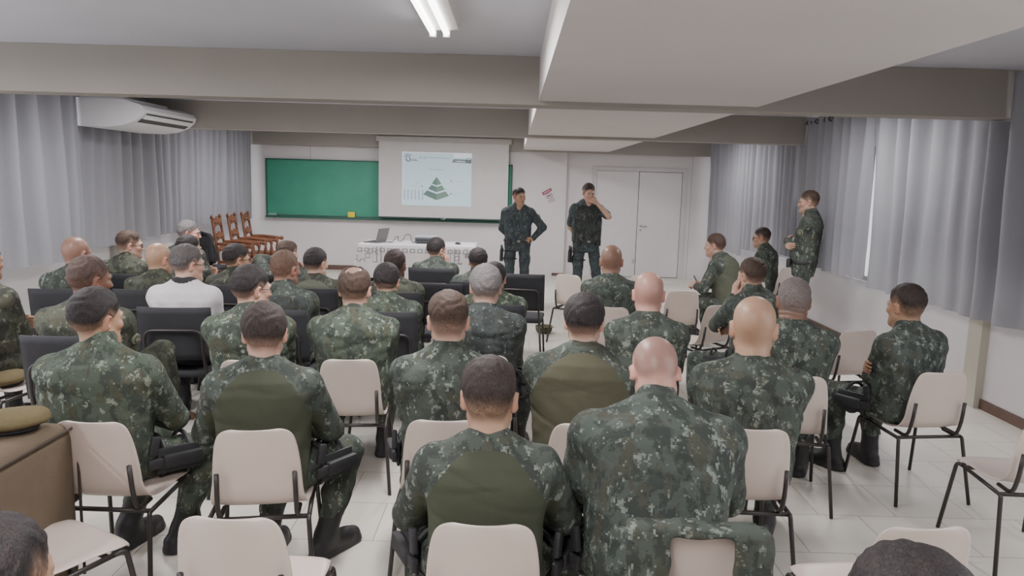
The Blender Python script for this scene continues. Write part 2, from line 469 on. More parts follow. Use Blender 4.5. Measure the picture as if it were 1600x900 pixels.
HLY = np.array([-.13, -.062, -.04, -.015, .018, .045, .068, .11])
HLZ = np.array([-.050, -.050, -.022, .010, .012, .046, .066, .076])
HLR = np.array([-.050, -.050, -.022, .010, .016, .075, .120, .130])      # receding
def build_head(sp, h, Rh, Hc, C7, hs):
    """head and neck surface in head units; returns body-frame vertices, faces, colours and the hair"""
    toH = lambda p: Rh.T @ (V3(p) - Hc) / hs
    c7 = toH(C7 + V3((0, 0, -.05))); thr = toH(C7 + V3((0, .048, -.070)))
    lo = np.minimum(V3((-.105, -.135, -.14)), np.minimum(c7, thr) - .075); hi = np.maximum(V3((.105, .14, .145)), np.maximum(c7, thr) + .075)
    F = Field(lo, hi, h / hs)
    jw = sp.get('jaw', 1.0)
    F.ell((0, -.012, .034), (.077, .096, .092), .02)
    F.ell((0, -.030, .055), (.070, .072, .066), .03)
    F.ell((0, -.046, .012), (.064, .058, .066), .03)
    F.ell((0, .036, -.022), (.060 * jw, .060, .082), .03)
    Dsk = F.D.copy()
    F.ell((0, .046, -.078), (.047 * jw, .044, .034), .025)
    for s in (-1, 1):
        F.cone((s * .054 * jw, .004, -.058), (s * .022, .074, -.100), .018, .019, .03)
        F.ell((s * .043, .064, -.022), (.022, .022, .020), .02)
        F.cone((s * .030, .086, .020), (s * .048, .070, .016), .010, .009, .014)
    F.cone((-.022, .090, .022), (.022, .090, .022), .011, .011, .012)
    for s in (-1, 1):
        F.ell((s * .031, .098, -.002), (.016, .014, .010), .012, mode='s')
        F.ell((s * .031, .0795, -.002), (.0125, .0125, .0115), .003)
    F.cone((0, .092, .012), (0, .111, -.030), .008, .0120, .012)
    for s in (-1, 1): F.ell((s * .0125, .103, -.034), (.009, .011, .008), .007)
    F.ell((0, .094, -.058), (.023, .010, .0065), .006)
    F.ell((0, .092, -.069), (.020, .010, .0075), .006)
    F.ell((0, .103, -.0635), (.022, .006, .0022), .003, mode='s')
    F.ell((0, .087, -.101), (.021, .017, .017), .02)
    for s in (-1, 1):
        F.ell((s * .0835, -.014, -.006), (.0105, .0215, .034), .007, rot=(-.18, 0, s * -.62))
        F.ell((s * .0925, -.006, -.004), (.0075, .0105, .020), .004, rot=(-.18, 0, s * -.62), mode='s')
    nr = sp.get('neck', 1.0)
    F.cone((0, -.020, -.030), c7, .057 * nr, .072 * nr, .03)
    F.cone((0, .026, -.085), thr, .040, .046, .03)
    if sp.get('folds'):
        Yg, Zg = F.ax[1][None, :, None], F.ax[2][None, None, :]
        F.D += (sp['folds'] * np.cos((Zg + .006 * np.sin(F.ax[0] * 40)[:, None, None]) * 2 * np.pi / .026) * sstep(.0, -.04, Yg) * np.exp(-((Zg + .075) / .035) ** 2)).astype(np.float32)
    V, Q = F.mesh()
    x, y, z = V.T
    sk = np.array(SKIN[sp['skin']])
    C = np.tile(sk, (len(V), 1))
    def blend(mask, col, amt):
        m = (np.clip(mask, 0, 1) * amt)[:, None]
        C[:] = C * (1 - m) + np.array(col) * m
    red = sk * np.array((1.12, .82, .80))
    g = lambda cx, cy, cz, r: np.exp(-(((np.abs(x) - cx) ** 2 + (y - cy) ** 2 + (z - cz) ** 2) / r ** 2))
    blend(g(.045, .07, -.03, .03), red, .6); blend(g(0, .115, -.032, .02), red, .6); blend(g(.085, -.012, -.006, .03), red, .8)
    blend(((np.abs(x) < .024) & (y > .085) & (np.abs(z + .0635) < .0135)).astype(float), sk * np.array((.85, .55, .55)), .7)
    hc = np.array(HAIRC[sp.get('hc', 'darkbrown')])
    wave = .004 * np.sin(x * 60 + 1) + .003 * np.sin(y * 75)
    hlz = np.interp(y, HLY, HLR if sp.get('hair') in ('recede', 'ring') else HLZ) + wave
    stub = sp.get('stub', 0.0)
    scalp = sstep(-.024, .012, z - hlz) * (np.abs(x) < .09) * (np.abs(x) < .078)
    blend(scalp, hc, max(stub, .55 if sp.get('hair') not in (None, 'bald') else stub))
    if stub and sp.get('hair') == 'bald':
        pass
    blend(((z < -.045) & (y > .0) & (z > -.125)).astype(float) * sstep(.0, .03, y), hc, sp.get('beard', .12))
    for s in (-1, 1):
        ey = V3((s * .031, .0795, -.002))
        de = np.linalg.norm((V - ey) / V3((1, 1, .92)), axis=1)
        di = np.hypot(x - ey[0], z - ey[2])
        eye = (de < .0142) & (y > .086)
        blend((eye & (np.abs(z - ey[2]) < .0055)).astype(float), (.34, .31, .30), 1)
        blend((eye & (di < .0056)).astype(float), (.02, .013, .01), 1)
        blend(((np.abs(z - (.0185 - .12 * np.abs(np.abs(x) - .03))) < .0045) & (np.abs(np.abs(x) - .033) < .018) & (y > .065)).astype(float), hc, .85)
    VB = (V * hs) @ Rh.T + Hc
    out = {'V': VB, 'F': Q, 'C': C}
    if sp.get('hair') not in (None, 'bald'):
        X, Y, Z = F.ax[0][:, None, None], F.ax[1][None, :, None], F.ax[2][None, None, :]
        ring = sp['hair'] in ('ring', 'recede')
        hl = np.interp(Y, HLY, HLR if ring else HLZ) + .004 * np.sin(X * 60 + 1) + .003 * np.sin(Y * 75)
        up = Z - hl
        t0, t1 = {'short': (.004, .013), 'full': (.006, .0145), 'buzz': (.003, .0055), 'flat': (.003, .014), 'ring': (.005, .011), 'recede': (.004, .010), 'fade': (.0028, .0125)}[sp['hair']]
        if sp['hair'] in ('fade', 'flat'): th = t0 + (t1 - t0) * sstep(.05, .105, up + .055 * sstep(.0, .06, Y))
        else: th = t0 + (t1 - t0) * sstep(0, .07, up)
        th = th + .0011 * np.sin(X * 83 + 5 * np.sin(Y * 41 + 2) + 3 * np.sin(Z * 37)) + .0009 * np.sin(Z * 117 + 4 * np.sin(X * 53 + 1) + 3 * np.sin(Y * 61))
        if sp['hair'] == 'flat': th = np.minimum(th, t1 + (.131 - Z))
        Dh = np.maximum(Dsk - th, -(up) * .8)
        ear = np.sqrt(((np.abs(X) - .08) / .02) ** 2 + ((Y + .010) / .026) ** 2 + ((Z + .006) / .036) ** 2)
        Dh = np.maximum(Dh, (1 - ear) * .016)
        if sp['hair'] == 'ring':
            cr = np.sqrt((X / .050) ** 2 + ((Y + .045) / .058) ** 2 + ((Z - .115) / .06) ** 2)
            Dh = np.maximum(Dh, (1 - cr) * .04 + .004 * np.sin(X * 140) * np.sin(Y * 120))
        try:
            HV, HF = snet(Dh.astype(np.float32), F.lo, F.h)
        except Exception:
            HV = np.zeros((0, 3))
        if len(HV):
            hx, hy, hz = HV.T
            hup = hz - (np.interp(hy, HLY, HLR if ring else HLZ)) + .05 * sstep(.0, .05, hy)
            m = (.28 + .72 * sstep(0.0, .06 if sp['hair'] not in ('fade', 'flat', 'buzz') else .085, hup)) * sp.get('dens', 1.0)
            if sp['hair'] == 'buzz': m *= .72
            m = m * (1 + .04 * RNG.normal(0, 1, len(HV)))
            m = np.clip(m, 0, 1)[:, None]
            HC = sk * .8 * (1 - m) + hc * m
            if sp.get('grey'):
                gm = (sp['grey'] * np.clip(RNG.normal(.5, .35, len(HV)), 0, 1) * (1.15 - .5 * sstep(.02, .1, hup)))[:, None]
                HC = HC * (1 - gm) + np.array((.27, .25, .25)) * gm
            out['hair'] = ((HV * hs) @ Rh.T + Hc, HF, HC)
    return out

NP = [0]
PEOPLE = []
def person(sp):
    NP[0] += 1
    seed = NP[0]
    dist = math.hypot(sp['top'][0], sp['top'][1])
    stand = sp.get('seat') is None
    near = 0 if dist < 4.3 else (1 if dist < 6.3 else 2)
    hcl = (.0078, .0098, .0115)[near]; hh = (.0038, .0046, .0056)[near]
    if stand: hcl, hh = .0115, .0052
    hs = sp.get('hs', 1.08) * .945
    w = sp.get('w', 1.0); fat = sp.get('fat', .02)
    zt = sp['top'][2]
    seat_z = {'w': .445, 'b': .455, 'n': .45, None: 0}[sp.get('seat')]
    S = zt / 1.80 if stand else 1.0
    hz = .94 * S if stand else seat_z + .10
    lean = R(sp.get('lean', 5)); pit = R(sp.get('pitch', 0) + 5); f = R(sp['f']); fh = R(sp.get('fh', sp['f']))
    rel = fh - f
    Rh = rot_z(-rel) @ rot_x(-pit) @ rot_y(R(sp.get('roll', 0)))
    u = V3((0, math.sin(lean), math.cos(lean))); v = V3((0, math.cos(lean), -math.sin(lean)))
    nk = rot_z(-rel * .25) @ rot_x(-(lean * .5 + pit * .45)) @ V3((0, .040, .128)) * hs + V3((sp.get('nx', 0), 0, 0))
    topv = Rh @ V3((0, -.012, .128 if sp.get('hair') in (None, 'bald', 'buzz', 'ring') else .139)) * hs
    H = V3((0, 0, hz))
    Lt = (zt - hz - nk[2] - topv[2]) / math.cos(lean)
    Lt = min(max(Lt, .40), .66)
    C7 = H + u * Lt
    Hc = C7 + nk
    top = Hc + topv
    cf, sf = math.cos(f), math.sin(f)
    root = (sp['top'][0] - (top[0] * cf + top[1] * sf), sp['top'][1] - (-top[0] * sf + top[1] * cf))
    # --- arms
    hsx = .179 * w
    arm = {}
    l1, l2 = .300 * (S if stand else 1) , .265 * (S if stand else 1)
    for s, key in ((1, 'R'), (-1, 'L')):
        Sh = H + u * Lt * .815 + V3((s * hsx, 0, 0)) - v * .008
        p = sp.get('arms', 'cross')
        p = p if isinstance(p, str) else p[0 if s > 0 else 1]
        hk = 'relax'; pal = (0, 0, -1); hd = None
        fy = .245 + fat * 1.3
        if p == 'cross':
            W = H + V3((-s * .06, fy + (.02 if s < 0 else 0), .19 + (.03 if s < 0 else 0))) + u * .0; hint = (s * 1, -.25, -.45); hd = (-s * 1, .15, .1); pal = (0, -1, -.2)
        elif p == 'crosshi':
            W = H + V3((-s * .115, .168 + fat * 1.2 + (.045 if s < 0 else 0), .215 * S + (.05 if s < 0 else 0))); hk = 'relax'; hint = (s * 1, -.1, -.8); hd = (-s * 1, -.35, .1); pal = (-s * .35, -1, -.1)
        elif p == 'lap':
            W = H + V3((s * .065, .30 + fat, .11)); hint = (s * 1, -.40, -.35); hd = (-s * .5, .8, -.1)
        elif p == 'knee':
            W = H + V3((s * .17, .33, .125)); hint = (s * .9, -.6, -.2); hd = (0, 1, -.25)
        elif p == 'chin':
            W = Hc + Rh @ V3((s * .055, .105, -.175)); hint = (s * .7, .1, -.9); hd = Rh @ V3((-s * .25, .0, 1)); pal = Rh @ V3((-s * .3, -1, 0)); hk = 'relax'
        elif p == 'cheek':
            W = Hc + Rh @ V3((s * .085, .085, -.16)); hint = (s * .45, .15, -1); hd = Rh @ V3((-s * .1, -.05, 1)); pal = Rh @ V3((-s * 1, -.2, 0)); hk = 'relax'
        elif p == 'mouth':
            W = Hc + Rh @ V3((s * .085, .150, -.110)); hint = (s * .75, .5, -.9); hd = Rh @ V3((-s * 1, -.25, .5)); pal = Rh @ V3((-s * .2, -1, 0)); hk = 'grip'
        elif p == 'belt':
            W = H + V3((s * .215, .135, .075)); hint = (s * 1, -.25, 0); hd = (-s * .75, .45, -.45); pal = (-s * .6, -.8, 0); hk = 'fist'
        elif p == 'behind':
            W = H + V3((s * .05, -.19, .02)); hint = (s * 1, -.35, 0); hd = (-s * 1, 0, -.25); pal = (0, -1, 0)
        elif p == 'hold':
            W = H + V3((s * .10, .42, .14)); hint = (s * .8, -.4, -.6); hd = (-s * .2, .9, .15); pal = (-s * .6, 0, -.6); hk = 'grip'
        elif p == 'elbow':
            W = Hc + Rh @ V3((s * .12, .15, -.08)); hint = (s * 1, .2, .15); hd = (-s * 1, .2, .1); pal = (0, 0, -1)
        E, W = ik(Sh, W, l1, l2, hint)
        arm[s] = (Sh, E, W, hk, unit(hd if hd is not None else W - E), unit(pal))
    # --- legs
    leg = {}
    for s in (1, -1):
        p = sp.get('legs', 'normal')
        p = p if isinstance(p, str) else p[0 if s > 0 else 1]
        hip = H + V3((s * .098 * w, .005, -.012))
        if stand:
            ax, ay, kx, ky = {'normal': (.13, 0, .115, .03), 'wide': (.24, .0, .17, .03), 'in': (.10, .02, .10, .04)}[p]
            kn = V3((s * kx, ky, .50 * S)); an = V3((s * ax, ay - .01, .10)); toe = V3((s * .30, 1, 0))
        else:
            kx, ky, kz, ax, ay = {'normal': (.17, .43, .075, .16, -.02), 'wide': (.27, .39, .07, .23, -.02), 'tuck': (.20, .42, .06, .14, -.22), 'out': (.16, .44, .045, .15, .20),
                                  'crossup': (.10, .42, .27, .13, .02), 'half': (.17, .43, .075, .10, -.10), 'open': (.34, .33, .07, .30, -.03), 'side': (.36, .29, .065, .34, .02), 'cross': (.10, .43, .10, -.06, .08)}[p]
            kn = V3((s * kx, ky, seat_z + kz)); an = V3((s * ax, ky + ay, .105)); toe = V3((s * .25 + (s * .3 if p == 'side' else 0), 1, 0))
        if p == 'crossup': an[2] = kn[2] - .40
        if sp.get('lf') and (s > 0 or not sp.get('lfr')):
            Q = rot_z(-R(sp['lf'])); hc_ = V3((0, .0, 0))
            kn, an, toe = Q @ kn, Q @ an, Q @ toe
        leg[s] = (hip, kn, an, unit(toe))
    out = sp.get('outfit', 'jacket'); short = out in ('short', 'tshirt', 'rolled')
    # --- skin: one surface of head, neck, trunk, limbs
    hd = build_head(sp, hh, Rh, Hc, C7, hs)
    VV = [hd['V']]; FF = [hd['F']]; CC = [hd['C']]; nb = len(hd['V'])
    pts = np.array([H, C7] + [q for s in arm for q in arm[s][:3]] + [q for s in leg for q in leg[s][:3]])
    lo = pts.min(0) - .2; hi = pts.max(0) + .16; lo[2] = max(lo[2], .0)
    core = Field(lo, hi, .0095 if short else .017)
    core.op(f_torso(H, u, v, Lt, w, fat, .80, -.06, 1.0), np.minimum(H, C7) - .26, np.maximum(H, C7) + .26, .01)
    for s in (1, -1):
        Sh, E, W = arm[s][:3]
        core.cone(Sh, E, .050, .038, .03); core.cone(E, W + (E - W) * .0, .041, .027, .015)
        hip, kn, an = leg[s][:3]
        core.cone(hip, kn, .072, .048, .03); core.cone(kn, an, .048, .034, .015); core.cone(an, an + leg[s][3] * .13 + V3((0, 0, -.05)), .034, .028, .01)
    cv, cfc = core.mesh()
    VV.append(cv); FF.append(cfc + nb); nb += len(cv); CC.append(np.tile(SKIN[sp['skin']], (len(cv), 1)))
    for s in (1, -1):
        Sh, E, W, hk, hdir, pal = arm[s]
        hv, hf = hand(hk)
        Yd = hdir; Zd = -(pal - Yd * (pal @ Yd)); Zd = unit(Zd); Xd = np.cross(Yd, Zd)
        hv2 = hv.copy()
        if s < 0: hv2[:, 0] *= -1; hf = hf[:, ::-1]
        hv2 = hv2 @ np.stack([Xd, Yd, Zd]) * 1.02 + W
        VV.append(hv2); FF.append(hf + nb); nb += len(hv2); CC.append(np.tile(np.array(SKIN[sp['skin']]) * np.array((1.0, .92, .9)), (len(hv2), 1)))
    me = np_mesh('person', np.concatenate(VV), np.concatenate(FF), np.concatenate(CC))
    body = link('person', me, skin_mat())
    body.location = (root[0], root[1], 0); body.rotation_euler = (0, 0, -f)
    tag(body, sp['label'], 'person', sp.get('group', 'seated audience in camouflage uniforms'))
    # --- hair
    if 'hair' in hd:
        hv, hf, hcx = hd['hair']
        link('hair', np_mesh('hair', hv, hf, hcx), hair_mat(), body)
    # --- upper garment
    cm = CAMO[sp.get('camo', 'grey')]
    lo2 = np.array([H, C7] + [q for s in arm for q in arm[s][:3]]).min(0) - .24; hi2 = np.array([H, C7] + [q for s in arm for q in arm[s][:3]]).max(0) + .20
    lo2[2] = H[2] - .14
    J = Field(lo2, hi2, hcl)
    tlo = -.22 if stand else -(hz - seat_z - (.015 if out != 'tshirt' else .085)) / Lt
    tor = f_torso(H, u, v, Lt, w, fat, 1.0, tlo, 1.03, .008)
    J.op(tor, np.minimum(H, C7) - .30, np.maximum(H, C7) + .30, .01)
    sl = 1.0 if out in ('jacket', 'short', 'rolled', 'combat') else .95
    for s in (1, -1):
        Sh, E, W = arm[s][:3]
        J.ell(Sh + V3((0, 0, -.006)), (.066 * sl, .072 * sl, .070 * sl), .045)
        J.cone(H + u * Lt * 1.0 + V3((s * .030, 0, 0)) - v * .012, H + u * Lt * .865 + V3((s * .150 * w, 0, 0)) - v * .012, .052, .050, .04)
        if short:
            k = .78 if out != 'rolled' else .97
            J.cone(Sh, Sh + (E - Sh) * k, .070 * sl, .064 * sl, .035)
            if out == 'rolled':
                J.cone(Sh + (E - Sh) * .80, E + (W - E) * .10, .068, .064, .01)
        else:
            J.cone(Sh, E, .068 * sl, .061 * sl, .020)
            J.cone(E, E + (W - E) * .92, .060 * sl, .043 * sl, .015)
            J.cone(E + (W - E) * .86, E + (W - E) * .95, .045, .044, .004)
    tap = C7 + nk * .10
    if out in ('jacket', 'short', 'rolled', 'vest'):
        nd = unit(nk)
        J.cone(C7 - nd * .02 + v * .004, C7 + nd * .034 + v * .012, .078, .068, .016)
        J.cone(C7 - nd * .004 + v * .006, C7 + nd * .038 + v * .010, .089, .073, .003)
    else:
        J.cone(C7 - u * .02 + v * .006, C7 + unit(nk) * .020 + v * .012, .080, .068, .014)
    X, Y, Z = J.ax[0][:, None, None], J.ax[1][None, :, None], J.ax[2][None, None, :]
    ph = seed * 1.7
    A = .0046 if out != 'combat' else .0026
    wrk = np.sin(36 * Z + 4.5 * np.sin(10 * X + ph) + 3.5 * np.sin(11 * Y + ph * .6)) * .55 + np.sin(58 * X + 20 * Z * np.sign(X) + 3 * np.sin(19 * Z + ph)) * .35 + np.sin(85 * Z + 30 * X + 4 * np.sin(23 * Y)) * .22
    J.D += (A * wrk * (.55 + .45 * np.sin(7 * Z + 5 * X + ph))).astype(np.float32)
    rg = np.random.default_rng(seed)
    for _ in range(7):
        z0 = H[2] + rg.uniform(.05, .40); m_ = rg.uniform(-.5, .5); xc = rg.uniform(-.15, .15) * w; wd_ = rg.uniform(.06, .16); am = rg.uniform(.003, .0065) * (1 if out != 'combat' else .7)
        J.D += (am * np.exp(-((Z - z0 - m_ * (X - xc) - .25 * (X - xc) ** 2) / .011) ** 2 - ((X - xc) / wd_) ** 2)).astype(np.float32)
    JV, JF = J.mesh()
    mats = [cm]; mi = None
    if out == 'combat':
        cen = JV[JF].mean(1)
        dt = tor(cen[:, 0], cen[:, 1], cen[:, 2])
        da = np.full(len(cen), 9.0)
        for s in (1, -1):
            Sh, E, W = arm[s][:3]
            da = np.minimum(da, np.minimum(f_cone(Sh, E, .069, .060)(cen[:, 0], cen[:, 1], cen[:, 2]), f_cone(E, W, .060, .043)(cen[:, 0], cen[:, 1], cen[:, 2])))
        t = ((cen - H) @ u) / Lt
        lim = np.interp(t, [.42, .58, .75, .86, .93, .975, .99], [.40, .20 * w, .160 * w, .125 * w, .098, .060, .0])
        mi = ((np.abs(cen[:, 0]) < lim) & (dt < da + .035)).astype(int)
        mats = [cm, OLIVE[sp.get('olv', 'o1')]]
    elif out == 'tshirt':
        cen = JV[JF].mean(1); t = ((cen - H) @ u) / Lt
        mi = ((t > .955) & (np.hypot(cen[:, 0], cen[:, 1] - C7[1]) < .09)).astype(int)
        mats = [M_WHITE_CLOTH, M_BLACK_CLOTH]
    nm = {'jacket': 'camouflage_jacket', 'short': 'camouflage_shirt', 'rolled': 'camouflage_jacket', 'combat': 'combat_shirt', 'tshirt': 'white_shirt'}[out]
    jk = link(nm, np_mesh(nm, JV, JF, mi=mi), mats, body)
    if sp.get('vest'):
        VF = Field(lo2, hi2, hcl)
        VF.op(f_torso(H, u, v, Lt, w, fat, 1.0, .02, .90, .024), np.minimum(H, C7) - .3, np.maximum(H, C7) + .3, 0)
        for s in (1, -1):
            VF.cone(H + u * Lt * .84 + V3((s * .10, .06, 0)), H + u * Lt * .84 + V3((s * .10, -.08, 0)), .052, .052, .02)
            VF.ell(arm[s][0] + V3((s * .03, 0, -.06)), (.075, .10, .13), .01, mode='s')
        VF.cone(C7 - u * .04, C7 + u * .12, .10, .11, .01, mode='s')
        if sp['vest'] == 'pouch':
            for px_, pz in ((-.10, .10), (0.0, .10), (.10, .10), (-.09, .27)):
                c = H + u * pz + V3((px_, .15 + fat, 0)); VF.ell(c, (.045, .035, .055), .012)
        vv, vf = VF.mesh()
        link('tactical_vest', np_mesh('tactical_vest', vv, vf), CAMO['dark'], body)
    # --- trousers
    T = Field(np.array([q for s in leg for q in leg[s][:3]] + [H]).min(0) - .19, np.array([q for s in leg for q in leg[s][:3]] + [H]).max(0) + .19, hcl + .001)
    T.ell(H + V3((0, .015, -.005)), (.180 * w, .120 + fat, .105), .02)
    for s in (1, -1):
        hip, kn, an = leg[s][:3]
        T.cone(hip + V3((0, 0, -.01 if not stand else 0)), kn, .094, .073, .03)
        T.cone(kn, kn + (an - kn) * .5, .073, .072, .012)
        T.cone(kn + (an - kn) * .5, kn + (an - kn) * .72, .072, .058, .015)
        T.ell(hip + (kn - hip) * .55 + V3((s * .072, 0, 0)), (.022, .07, .07), .015)
    if not stand:
        T.D = np.maximum(T.D, (seat_z + .004 - T.ax[2][None, None, :]) * np.where((T.ax[1] < .33), 1, -9)[None, :, None].astype(np.float32)) if False else T.D
    X, Y, Z = T.ax[0][:, None, None], T.ax[1][None, :, None], T.ax[2][None, None, :]
    T.D += (.0042 * (np.sin(42 * Y + 30 * Z + 4 * np.sin(12 * X + ph)) * .6 + np.sin(66 * Z + 25 * X + 3 * np.sin(17 * Y)) * .4)).astype(np.float32)
    tv, tf = T.mesh()
    tmat = cm if out != 'tshirt' else M_BLACK_CLOTH
    link('trousers', np_mesh('trousers', tv, tf), tmat, body)
    # --- boots
    for s in (1, -1):
        hip, kn, an, toe = leg[s]
        sh = unit(kn - an)
        B = Field(an - V3((.16, .16, .115)), an + V3((.16, .2, .22)) + np.abs(toe) * .14, .0085 if near < 2 else .011)
        B.cone(an, an + sh * .17, .052, .058, .01)
        heel = an - toe * .045; heel[2] = .050
        ball = an + toe * .135; ball[2] = .045; tip = an + toe * .185; tip[2] = .042
        B.cone(heel, ball, .046, .046, .03); B.cone(ball, tip, .046, .040, .02)
        B.cone(an, an + toe * .08 + V3((0, 0, -.045)), .05, .042, .03)
        B.cone(V3((heel[0], heel[1], .014)), V3((tip[0], tip[1], .014)), .052, .048, .003)
        Z = B.ax[2][None, None, :]
        B.D = np.maximum(B.D, .004 - Z)
        bv, bf = B.mesh()
        link('boot', np_mesh('boot', bv, bf), M_BOOT, body)
    # --- worn gear
    def onhead(p): return Vector((Rh @ (V3(p) * hs) + Hc).tolist())
    if sp.get('glasses'):
        g = MB()
        for s in (-1, 1):
            g.tube([onhead((s * .034 + .021 * math.cos(a), .104 - .008 * abs(math.cos(a)), -.004 + .015 * math.sin(a))) for a in [2 * math.pi * k / 14 for k in range(14)]], .0022, 6, closed=True)
            g.tube([onhead((s * .055, .100, .002)), onhead((s * .072, .075, .004)), onhead((s * .083, 0, .008)), onhead((s * .083, -.022, -.004))], .0024, 6)
        g.tube([onhead((-.013, .106, 0)), onhead((0, .112, .003)), onhead((.013, .106, 0))], .002, 6)
        g.build('glasses', M_GLASSES, body, True)
    for s in sp.get('holster', ()):
        hip, kn, an = leg[s][:3]
        ax = unit(kn - hip); lat = unit(V3((s, 0, 0)) - ax * (V3((s, 0, 0)) @ ax)); nr = np.cross(lat, ax) * (1 if s > 0 else -1)
        c = hip + (kn - hip) * (.52 if not stand else .42)
        M = Matrix(((lat[0] * s, nr[0], ax[0], c[0]), (lat[1] * s, nr[1], ax[1], c[1]), (lat[2] * s, nr[2], ax[2], c[2]), (0, 0, 0, 1)))
        if M.to_3x3().determinant() < 0:
            nr = -nr
            M = Matrix(((lat[0] * s, nr[0], ax[0], c[0]), (lat[1] * s, nr[1], ax[1], c[1]), (lat[2] * s, nr[2], ax[2], c[2]), (0, 0, 0, 1)))
        o = .092 if not stand else .108
        q = MB(); x0, x1 = sorted((s * o, s * (o + .014)))
        q.box(x0, x1, -.06, .06, -.10, .10, M=M, bev=.006)
        x0, x1 = sorted((s * (o + .012), s * (o + .05)))
        q.box(x0, x1, -.032, .032, -.085, .10, M=M, bev=.012)
        for zz in (-.06, .055):
            q.tube([M @ Vector((.098 * math.cos(a), .098 * math.sin(a), zz)) for a in [2 * math.pi * k / 20 for k in range(20)]], .011, 6, closed=True)
        ho = q.build('holster', M_BLACK_GEAR, body, angle=40)
        q = MB()
        x0, x1 = sorted((s * (o + .018), s * (o + .042)))
        q.box(x0, x1, -.022, .024, -.15, -.06, M=M, bev=.006)
        q.box(x0, x1, -.10, -.01, -.155, -.115, M=M @ Matrix.Rotation(R(-12), 4, 'X'), bev=.008)
        q.build('pistol_grip', M_BLACK_GEAR, ho, angle=40)
    if sp.get('belt'):
        q = MB()
        rr = [((.182 * w + fat * .3) * math.cos(a), (.128 + fat * .7) * math.sin(a) + fat * .4) for a in [2 * math.pi * k / 32 for k in range(32)]]
        q.tube([Vector((x_, y_, H[2] + .035)) for x_, y_ in rr], .019, 8, closed=True)
        bo = q.build('belt', M_BLACK_GEAR, body, True)
        q = MB(); q.box(-.022, .022, .135 + fat * 1.1, .160 + fat * 1.1, H[2] + .02, H[2] + .052, bev=.004)
        q.build('buckle', M_METAL, bo)
        for px_ in (-.15, .15):
            q = MB(); q.box(px_ - .035, px_ + .035, .115 + fat, .16 + fat, H[2] - .03, H[2] + .075, bev=.012)
            q.build('belt_pouch', M_BLACK_GEAR, bo, angle=40)
    for s in sp.get('patch', ()):
        Sh, E, W = arm[s][:3]
        ad = unit(E - Sh); c = Sh + (E - Sh) * .40
        lat = V3((s * .9, -.45 if sp.get('patchback') else .1, .1)); lat = unit(lat - ad * (lat @ ad)); t3 = np.cross(ad, lat)
        M = Matrix(((t3[0], ad[0], lat[0], c[0]), (t3[1], ad[1], lat[1], c[1]), (t3[2], ad[2], lat[2], c[2]), (0, 0, 0, 1)))
        q = MB()
        r_ = .034
        q.lathe([(r_, .060), (r_, .0735), (r_ * .8, .0765), (.004, .078)], n=20, M=M, mi=0)
        q.lathe([(r_ * .72, .070), (r_ * .72, .0785), (r_ * .5, .0795), (.003, .0795)], n=20, M=M, mi=1)
        q.box(-.012, .012, -.012, .012, .0785, .081, mi=2, M=M)
        q.build('sleeve_patch', [mat('patch_pale', srgb(122, 126, 108), .9), mat('patch_dark', srgb(70, 76, 66), .9), mat('patch_mid', srgb(128, 126, 104), .9)], jk)
    sp['root'] = root; sp['arm'] = arm; sp['leg'] = leg; sp['H'] = H; sp['obj'] = body; sp['Lt'] = Lt
    PEOPLE.append(sp)
    return body
# ------------------------------------------------------------------ the room
XL, XR, YF, YB = -5.35, 4.11, 14.75, -3.0
ZC, ZB = 2.765, 2.413
def wall_paint(name, col, rough=0.7, var=0.03):
    return mat(name, col, rough, var=var, scale=1.3, bump=0.05, bscale=90, spec=0.3)
M_WALL = wall_paint('white_wall_paint', srgb(216, 212, 214))
M_CEIL = wall_paint('ceiling_paint', srgb(204, 205, 214))
M_TAN = wall_paint('tan_beam_paint', srgb(158, 153, 146))
M_SOFFIT = wall_paint('soffit_paint', srgb(212, 207, 205))
M_DARKWOOD = mat('dark_wood_trim', srgb(98, 76, 66), 0.5, var=0.15, scale=8)
M_TUBE = mat('black_tube', srgb(52, 47, 47), 0.4, var=0.05, spec=0.5)
M_PLASTIC = mat('cream_plastic', srgb(208, 193, 184), 0.34, var=0.02, spec=0.5)

